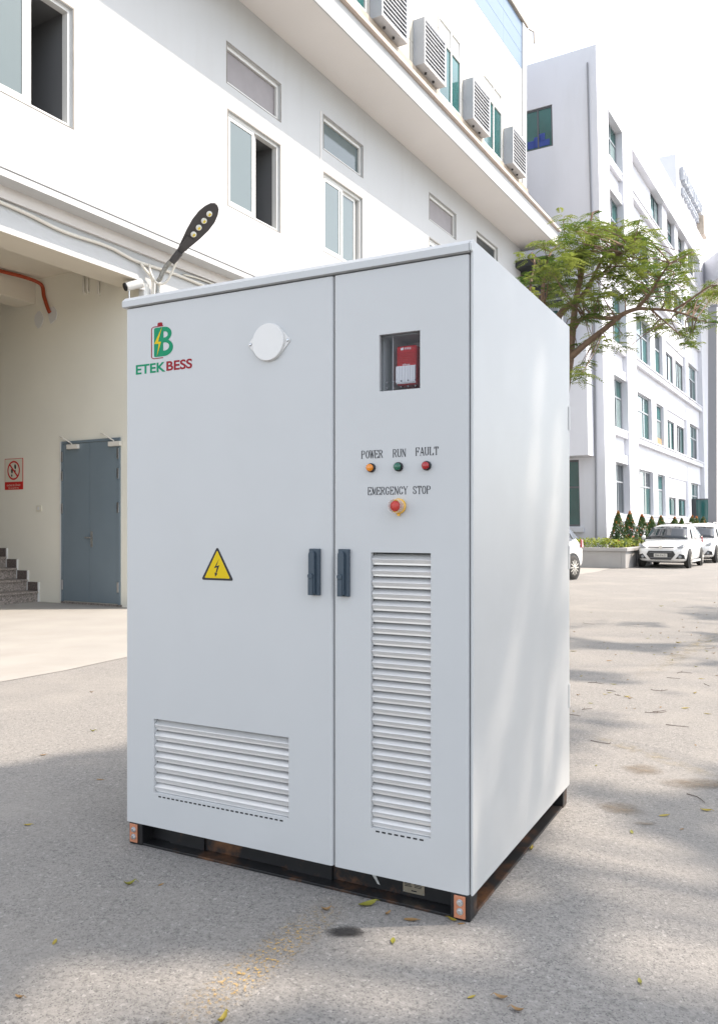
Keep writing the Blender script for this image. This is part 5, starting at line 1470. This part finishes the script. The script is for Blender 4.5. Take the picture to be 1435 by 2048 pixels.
serif_text('POWER', 1.1765, 1.6600, .0184, .0285, drr)
serif_text('RUN', 1.3075, 1.6600, .0184, .0285, drr)
serif_text('FAULT', 1.3985, 1.6620, .0184, .0285, drr)
serif_text('EMERGENCY STOP', 1.2035, 1.5225, .0184, .0280, drr)

# indicator lamps
for x_, m_, nm in ((1.2195, 'lens_amber', 'amber indicator lamp'), (1.3325, 'lens_green', 'green indicator lamp'), (1.4445, 'lens_red', 'red indicator lamp')):
    il = MB().lathe([(.0172, 0.0005), (.0172, .009), (.0150, .011)], (x_, 0, 1.6235), (0, -1, 0), 28).build('indicator_lamp', M['black'], cab, smooth=False)
    il['label'] = nm
    MB().lathe([(.0138, .0112), (.0142, .017), (.0136, .0205), (.0105, .0225), (.002, .0232)], (x_, 0, 1.6235), (0, -1, 0), 28).build('lens', M[m_], il, smooth=True)
# emergency stop
sx_, sz_ = 1.3345, 1.4785
es_ = MB().lathe([(.0270, .0005), (.0285, .004), (.0285, .010), (.0230, .0125)], (sx_, 0, sz_), (0, -1, 0), 28).build('emergency_stop', M['stop_yellow'], cab)
MB().box(sx_ - .004, sx_ + .004, -.012, -.002, sz_ - .036, sz_ - .0285).build('guard_tab', M['stop_yellow'], es_)
MB().lathe([(.0140, .0127), (.0140, .026), (.0185, .030), (.0195, .038), (.0175, .043), (.0165, .0425), (.0160, .044), (.004, .0452)], (sx_, 0, sz_), (0, -1, 0), 28).build('mushroom_button', M['stop_red'], es_, smooth=True)
gm = MB()
gv, gf, ns_ = [], [], 28
for (r_, t_) in ((.0262, .0130), (.0262, .047), (.0240, .047), (.0240, .0130)):
    for k in range(ns_):
        an = 2 * math.pi * k / ns_
        gv.append((sx_ + r_ * math.cos(an), -t_, sz_ + r_ * math.sin(an)))
for i in range(3):
    for k in range(ns_): gf.append((i * ns_ + k, i * ns_ + (k + 1) % ns_, (i + 1) * ns_ + (k + 1) % ns_, (i + 1) * ns_ + k))
gm.add(gv, gf)
gm.build('guard_ring', M['milky'], es_, smooth=False)

# alarm behind the little window
sr = MB().box(1.306, 1.388, .035, .172, 1.930, 2.076).build('alarm_siren', M['siren_red'], cab, bevel=.006)
for k in range(7):
    MB().box(1.310, 1.384, .0320, .0348, 2.010 + k * .0065, 2.0125 + k * .0065).build('grille_rib', M['siren_red'], sr)
lm = MB()
for k in range(12):
    lm.box(1.3085 + k * .0064, 1.3085 + k * .0064 + .0050, .025, .0298, 1.938, 1.999)
lm.box(1.3080, 1.3855, .0305, .0347, 1.9345, 2.0005)
lm.build('strobe_lens', M['siren_lens'], sr)
place_flat(text_mesh('FIRE', .026, .0075, .01), M['siren_lens'], 'lettering', sr, (1.340, .0344, 2.0610), UX, UZ, .0002)
flat([[(0, 0), (.010, 0), (.012, .006), (.008, .012), (.006, .006), (.004, .010), (-.001, .005)]], M['siren_lens'], 'flame_mark', sr, (1.324, .0344, 2.0600), UX, UZ, .0002)
place_flat(text_mesh('alhua', .030, .0065, .01), M['siren_lens'], 'lettering', sr, (1.331, .0344, 2.0025), UX, UZ, .0002)
MB().box(AW[0] + .001, AW[1] - .001, .012, .016, AW[2] + .001, AW[3] - .001).build('window_pane', M['clear'], drr)
sp = MB()
for r_ in range(2):
    for k in range(5):
        sp.lathe([(.0032, 0), (.0032, .002)], (AW[0] + .028 + k * .0285, .0105, AW[2] + .012 + r_ * .022), (0, -1, 0), 12)
sp.build('speaker_hole', mat('hole_grey', (.12, .12, .13), .6), drr)
MB().box(AW[0] + .03, AW[0] + .034, .05, .17, AW[2], AW[3]).build('recess_fold', M['paint'], cab)

# black base frame: corner posts, channels on the three visible sides
def bbox_(name, *a_, **k_): return MB().box(*a_).build(name, M['frame_black'], cab, **k_)
PX0, PX1, PY0, PY1 = 0.012, W - .002, 0.008, D + .012
posts = [(PX0, PX0 + .075, PY0, PY0 + .075), (PX1 - .075, PX1, PY0, PY0 + .075), (PX0, PX0 + .075, PY1 - .075, PY1), (PX1 - .075, PX1, PY1 - .075, PY1)]
for x0, x1, y0, y1 in posts:
    bbox_('base_post', x0, x1, y0, y1, 0.0005, Z0 - .003, bevel=.004)
for nm, y0, y1, yw in (('f', PY0 + .004, PY0 + .078, PY0 + .070), ('b', PY1 - .078, PY1 - .004, PY1 - .078)):
    m = MB().box(PX0 + .076, PX1 - .076, y0, y1, .0008, .011).box(PX0 + .076, PX1 - .076, yw, yw + .008, .0112, Z0 - .004)
    m.build('base_channel', M['frame_black'], cab, bevel=.0015)
for x0, x1, xw in ((PX1 - .078, PX1 - .004, PX1 - .078), (PX0 + .004, PX0 + .078, PX0 + .070)):
    m = MB().box(x0, x1, PY0 + .076, PY1 - .076, .0008, .011).box(xw, xw + .008, PY0 + .076, PY1 - .076, .0112, Z0 - .004)
    m.build('base_channel', M['frame_black'], cab, bevel=.0015)
# welded gussets on the front channel and side post returns
for x0, x1 in ((.19, .38), (.80, 1.01)):
    bbox_('gusset_plate', x0, x1, PY0 + .060, PY0 + .0695, .0115, Z0 - .006)
for px in (PX0 + .030, PX1 - .038):
    cp = MB().box(px - .0215, px + .0215, PY0 - .0065, PY0 - .0005, .010, .0905).build('copper_plate', M['copper'], cab, bevel=.0015)
    for zz in (.036, .067):
        MB().lathe([(.0125, 0), (.0125, .002)], (px + .002, PY0 - .0067, zz), (0, -1, 0), 18).build('washer', M['steel'], cp)
        MB().lathe([(.0092, .0022), (.0092, .0085), (.008, .0095)], (px + .002, PY0 - .0067, zz), (0, -1, 0), 6).build('bolt', M['steel'], cp)
# name plate and paint chip on the channel web
yw = PY0 + .0695
npl = MB().box(1.315, 1.402, yw - .003, yw - .0003, .027, .0905).build('nameplate', M['plate'], cab)
m = MB()
for k in range(7):
    for c_ in range(2):
        xx = 1.320 + c_ * .041
        ln = random.uniform(.026, .036)
        m.quad((xx, yw - .0035, .083 - k * .0055), (xx + ln, yw - .0035, .083 - k * .0055), (xx + ln, yw - .0035, .0855 - k * .0055), (xx, yw - .0035, .0855 - k * .0055))
m.quad((1.349, yw - .0035, .034), (1.371, yw - .0035, .034), (1.371, yw - .0035, .0385), (1.349, yw - .0035, .0385))
m.build('plate_print', M['ink'], npl)
for px in (1.3185, 1.3985):
    MB().lathe([(.0026, 0), (.002, .002)], (px, yw - .0031, .031), (0, -1, 0), 10).build('rivet', M['steel'], npl)
chip = [(1.165, .093), (1.178, .0935), (1.186, .080), (1.195, .070), (1.207, .048), (1.217, .030), (1.206, .032), (1.196, .046), (1.184, .060), (1.178, .075)]
flat([chip], M['paintchip'], 'paint_chip', cab, (0, yw - .0006, 0), UX, UZ, 0)
# hinge leaves at the far right edge of the side panel
for zz in (.55, 1.25, 1.95):
    MB().box(W + .0102, W + .014, D - .004, D + .016, zz - .06, zz + .06).build('hinge', M['paint'], cab, bevel=.001)

# ================================================================ marks and litter on the ground
def strip(p0, p1, w_, name, m_, label, cat, z_=.004, n_=10):
    a_, b_ = p0, p1; d_ = (b_ - a_).normalized(); s_ = Vector((-d_.y, d_.x, 0)) * w_ / 2
    o = MB()
    ln = (b_ - a_).length
    o.quad((0, -w_ / 2, 0), (ln, -w_ / 2, 0), (ln, w_ / 2, 0), (0, w_ / 2, 0))
    ob = o.build(name, M[m_])
    ob.location = (a_.x, a_.y, z_); ob.rotation_euler = (0, 0, math.atan2(d_.y, d_.x))
    tag(ob, label, cat); ob['kind'] = 'structure'
    return ob
strip(ground_at(690, 1795), ground_at(330, 2075), .20, 'yellow_line', 'worn_yellow', 'worn yellow paint line running from the cabinet base to the lower left', None)
strip(ground_at(1470, 1250), ground_at(1265, 1362), .30, 'yellow_line', 'faint_yellow', 'faint yellow paint line far right of the cabinet', None)
strip(ground_at(1175, 1468), ground_at(1460, 1565), .16, 'yellow_line', 'faint_yellow', 'faint yellow paint line crossing right of the cabinet', None)
def blot(px, py, rx, ry, m_, name, label, seed, z_=.0045, n_=40, amp=.25):
    rb = random.Random(seed); c_ = ground_at(px, py)
    ph = [rb.uniform(0, 6.28) for _ in range(6)]
    pts_ = []
    for k in range(n_):
        t_ = 2 * math.pi * k / n_
        r_ = 1 + amp * sum(math.sin((j + 2) * t_ + ph[j]) / (j + 1.5) for j in range(5))
        pts_.append((rx * r_ * math.cos(t_), ry * r_ * math.sin(t_), 0))
    o = MB().add(pts_ + [(0, 0, 0)], [(k, (k + 1) % n_, n_) for k in range(n_)]).build(name, M[m_])
    o.location = (c_.x, c_.y, z_)
    tag(o, label, 'stain'); return o
blot(690, 1866, .062, .048, 'oil', 'oil_stain', 'small black oil stain on asphalt in front of the cabinet', 3)
blot(1392, 1568, .19, .12, 'sand', 'sand_patch', 'largest brown sand patch at the right edge of the yard', 4)
blot(1240, 1618, .12, .09, 'sand', 'sand_patch', 'brown sand patch right of the far base corner', 5)
blot(1285, 1540, .14, .10, 'sand', 'sand_patch', 'faint sand patch above the other two', 6)
blot(1290, 1648, .05, .03, 'sand', 'sand_patch', 'tiny sand patch below the others', 8)

def leaf_mesh(L_, W_, curl, twist, seed):
    rb = random.Random(seed); m = MB(); n_ = 7
    rows_ = []
    for i in range(n_):
        t_ = i / (n_ - 1)
        w_ = W_ * (math.sin(math.pi * min(1, .06 + .92 * t_)) ** .8) * .5 + .0006
        x_ = (t_ - .5) * L_ * (1 - .15 * curl)
        zc = curl * L_ * .9 * (t_ - .5) ** 2 
        tw = twist * (t_ - .5)
        rows_.append([(x_, s_ * w_ * math.cos(tw + s_ * .5 * curl), zc + abs(s_) * w_ * (.45 * curl + .2) + s_ * w_ * math.sin(tw) + .002) for s_ in (-1, 0, 1)])
    v_ = [p for r_ in rows_ for p in r_]
    zmin = min(p[2] for p in v_)
    v_ = [(p[0], p[1], p[2] - zmin + .0012) for p in v_]
    f_ = []
    for i in range(n_ - 1):
        for k in range(2): f_.append((i * 3 + k, i * 3 + k + 1, (i + 1) * 3 + k + 1, (i + 1) * 3 + k))
    m.add(v_, f_)
    m.tube([(L_ * .5 * (1 - .15 * curl), 0, v_[-2][2] - zmin * 0), (L_ * .62, .002, .003)], [.0012, .0008], 4)
    me = m.mesh('fallen_leaf'); me.polygons.foreach_set('use_smooth', [True] * len(me.polygons))
    return me
LM = {}
for key in ('dead_y', 'dead_b', 'dead_g'):
    LM[key] = []
    for k in range(4):
        me = leaf_mesh(.052, .018, .3 + .35 * k, .6 * (k % 2), k); me.materials.append(M[key]); LM[key].append(me)
rl2 = random.Random(9)
def leaf(px, py, key, size=1.0, label=None, group=None, rz=None):
    me = LM[key][rl2.randrange(4)]
    o = bpy.data.objects.new('fallen_leaf', me); COL.objects.link(o)
    p = ground_at(px, py)
    o.location = p; o.rotation_euler = (rl2.uniform(-.15, .15), rl2.uniform(-.1, .1), rl2.uniform(0, 6.28) if rz is None else rz)
    o.scale = (size, size, size)
    tag(o, label, 'leaf', group or 'fallen leaves on the asphalt')
    return o
near = [(260, 1770, 'dead_g', 1.1, 'yellow-green leaf lying on grey asphalt below the left base corner', .5),
        (735, 1811, 'dead_g', 1.55, 'long yellow-brown leaf lying against the front base channel', .35),
        (653, 1821, 'dead_b', .9, 'curled brown leaf just above the black oil stain', .1),
        (822, 1841, 'dead_b', 1.05, 'pale brown leaf on asphalt left of the copper earthing plate', -.2),
        (774, 1829, 'dead_b', .7, 'small curled yellow-brown leaf between the long leaf and the copper plate', .8),
        (903, 1840, 'dead_y', .8, 'yellow leaf touching the front base corner under the copper plate', 2.4),
        (922, 1848, 'dead_b', .5, 'tiny brown leaf at the nearest base corner', .2),
        (322, 1770, 'dead_b', .55, 'small brown scrap beside the yellow-green leaf', .9),
        (56, 1651, 'dead_y', .85, 'yellow leaf alone at the left edge of the asphalt', .1),
        (200, 1560, 'dead_b', .8, 'brown leaf left of the cabinet, below the sunlit patch', .2),
        (186, 1463, 'dead_g', .9, 'green-yellow leaf standing up left of the cabinet', .5),
        (87, 1511, 'dead_b', .85, 'brown leaf on sunlit asphalt near the left edge', .1),
        (183, 1385, 'dead_b', .7, 'small dark leaf near the apron edge', .3),
        (446, 2043, 'dead_y', 1.2, 'bright yellow leaf cut off by the bottom edge', 1.2),
        (1327, 1632, 'dead_y', 1.0, 'yellow leaf below the largest sand patch', .1),
        (1411, 1622, 'dead_y', 1.15, 'curled yellow leaf at the right edge below the largest sand patch', -.5),
        (1262, 1665, 'dead_g', .8, 'upright green leaf right of the far base corner', 1.3),
        (1362, 1659, 'dead_b', .6, 'dark curled leaf right of the upright green leaf', .6),
        (1191, 1532, 'dead_g', .55, 'small dark green leaf near the cabinet side', .9),
        (1369, 1417, 'dead_y', 1.15, 'large olive yellow leaf lying right of the cabinet', .0),
        (1413, 1428, 'dead_y', 1.0, 'pale curled yellow leaf right of the large olive one', -.5),
        (1252, 1394, 'dead_y', 1.1, 'light yellow curled leaf near the twigs', .1),
        (1145, 1303, 'dead_y', 1.5, 'long pale yellow leaf touching the cabinet edge', .2),
        (1355, 1286, 'dead_y', 1.5, 'curled yellow and brown leaf among the far leaf scatter', .2),
        (1321, 1213, 'dead_g', 1.6, 'green-yellow leaf alone in the far shade', .0),
        (1217, 1322, 'dead_b', 1.2, 'arched dark brown leaf on the pale asphalt', .0),
        (1388, 1387, 'dead_y', .9, 'yellow leaf above the large olive one', .6),
        (942, 1705 + 290, 'dead_y', .6, 'tiny yellow leaf in the bottom foreground', .6),
        (1062, 1695, 'dead_b', .6, 'brown scrap against the side base channel', .4),
        (943, 1738, 'dead_y', 1.0, 'yellow-brown leaf leaning on the side base channel', 1.1)]
near = [n_ for n_ in near if n_[1] != 1738]
near.append((1062, 1700, 'dead_y', .95, 'yellow-brown leaf leaning on the side base channel', 1.1))
for px, py, key, sz_l, lab, rz in near:
    leaf(px, py, key, sz_l, lab, None, rz)
spots = [(1348, 1203), (1400, 1199), (1428, 1206), (1385, 1227), (1412, 1230), (1363, 1240), (1395, 1246), (1275, 1250), (1366, 1255), (1392, 1256), (1283, 1265), (1300, 1272), (1320, 1267), (1357, 1263), (1381, 1271), (1400, 1272), (1294, 1277),
         (1320, 1278), (1353, 1277), (1396, 1281), (1420, 1282), (1207, 1285), (1175, 1292), (1302, 1294), (1274, 1294), (1348, 1296), (1393, 1290), (1412, 1303), (1230, 1310), (1262, 1307), (1307, 1310), (1328, 1306), (1342, 1308), (1354, 1305), (1426, 1307),
         (1343, 1321), (1413, 1317), (1390, 1334), (1161, 1353), (1206, 1357), (1226, 1369), (1254, 1360), (1401, 1358), (1432, 1352), (1155, 1391), (1208, 1389), (1217, 1386), (1258, 1397), (1320, 1415), (1252, 1417), (1146, 1423), (1181, 1225), (1147, 1264), (1137, 1329),
         (1383, 1215), (1335, 1276), (1368, 1284), (1425, 1295), (1214, 1297), (1390, 1491), (1180, 1407), (1268, 1418), (1033, 2022), (1000, 1997), (785, 1883), (40, 1996), (1278, 1965), (110, 1885)]
FRONT = {(1033, 2022): 'small fallen leaf nearest the bottom edge, right of centre', (1000, 1997): 'small fallen leaf just above the one nearest the bottom edge', (785, 1883): 'small fallen leaf right of the black oil stain',
         (40, 1996): 'small fallen leaf alone in the lower left corner', (110, 1885): 'small fallen leaf on the left asphalt above the lower left corner'}
for px, py in spots:
    key = rl2.choice(['dead_b', 'dead_b', 'dead_y', 'dead_g'])
    nm = {'dead_b': 'small brown leaf scattered on the pale asphalt right of the cabinet', 'dead_y': 'small yellow leaf scattered on the pale asphalt right of the cabinet', 'dead_g': 'small green-yellow leaf scattered on the pale asphalt right of the cabinet'}[key]
    gp_ = {'dead_b': 'scattered small brown leaves', 'dead_y': 'scattered small yellow leaves', 'dead_g': 'scattered small green-yellow leaves'}[key]
    where = 'in the far shade of the yard' if py < 1262 else ('close beside the cabinet edge' if px < 1230 else ('near the right edge of the photo' if px > 1335 else 'in the middle of the right yard'))
    nm = nm.replace('scattered on the pale asphalt right of the cabinet', 'on asphalt ' + where) if px >= 1130 else nm
    gp_ = gp_ + ' ' + where if px >= 1130 else gp_
    if px < 1130:
        nm = nm.replace('scattered on the pale asphalt right of the cabinet', 'on the near asphalt in front of the cabinet'); gp_ = gp_ + ' in front'
    nm = FRONT.get((px, py), nm)
    leaf(px, py, key, rl2.uniform(.5, .95), nm, gp_)
tw_ = [((1175, 1366), (1206, 1369)), ((1211, 1381), (1230, 1384)), ((1304, 1424), (1331, 1421)), ((1288, 1425), (1332, 1424)), ((1330, 1450), (1376, 1455)), ((1137, 1429), (1160, 1433)), ((1163, 1420), (1183, 1418)), ((1180, 1482), (1220, 1486)), ((1372, 1589), (1408, 1606)), ((1353, 1347), (1383, 1347)), ((1332, 1356), (1359, 1358)), ((1407, 1368), (1418, 1373)), ((1300, 1380), (1334, 1380)), ((1165, 1246), (1188, 1249)), ((1408, 1298), (1434, 1296)), ((1228, 1390), (1240, 1392))]
TW_LAB = ['forked twig nearest the cabinet among the far leaf scatter', 'short twig just right of the forked twig, nearer the camera', 'straight dark twig level with the large olive leaf, above its partner', 'long twig crossing just below the straight dark twig by the large olive leaf',
          'slanting twig below the large olive yellow leaf', 'dark twig touching the cabinet edge, lower of two there', 'twig close to the cabinet edge, upper of two there', 'branched twig alone on grey asphalt above the sand patches',
          'curved twig below the largest sand patch', 'twig in mid yard lying straight across, farthest of its cluster', 'twig just below the farthest straight twig of mid yard', 'tiny slanting twig near the right edge of the photo',
          'long thin twig in mid yard above the large olive leaf', 'faint twig far off, close to the cabinet edge and car shadow', 'twig at the right edge beside the faint yellow line', 'small hooked twig between the cabinet and the light yellow leaf']
for k, (p0, p1) in enumerate(tw_):
    A1, B1 = ground_at(*p0), ground_at(*p1)
    C1 = (A1 + B1) / 2 + Vector((rl2.gauss(0, .015), rl2.gauss(0, .03), 0))
    up_ = Vector((0, 0, .004))
    m = MB().tube([Vector(p_) + up_ for p_ in smooth_pts([A1, C1, B1], 3)], [.0022, .0022, .0021, .002, .0018, .0016, .0014], 5)
    if k % 3 == 0: m.tube([C1 + up_, C1 + up_ + (B1 - A1) * .2 + Vector((0, .05, .004))], [.0025, .0012], 4)
    tag(m.build('twig', M['twig']), TW_LAB[k], 'twig', 'fallen twigs right of the cabinet')
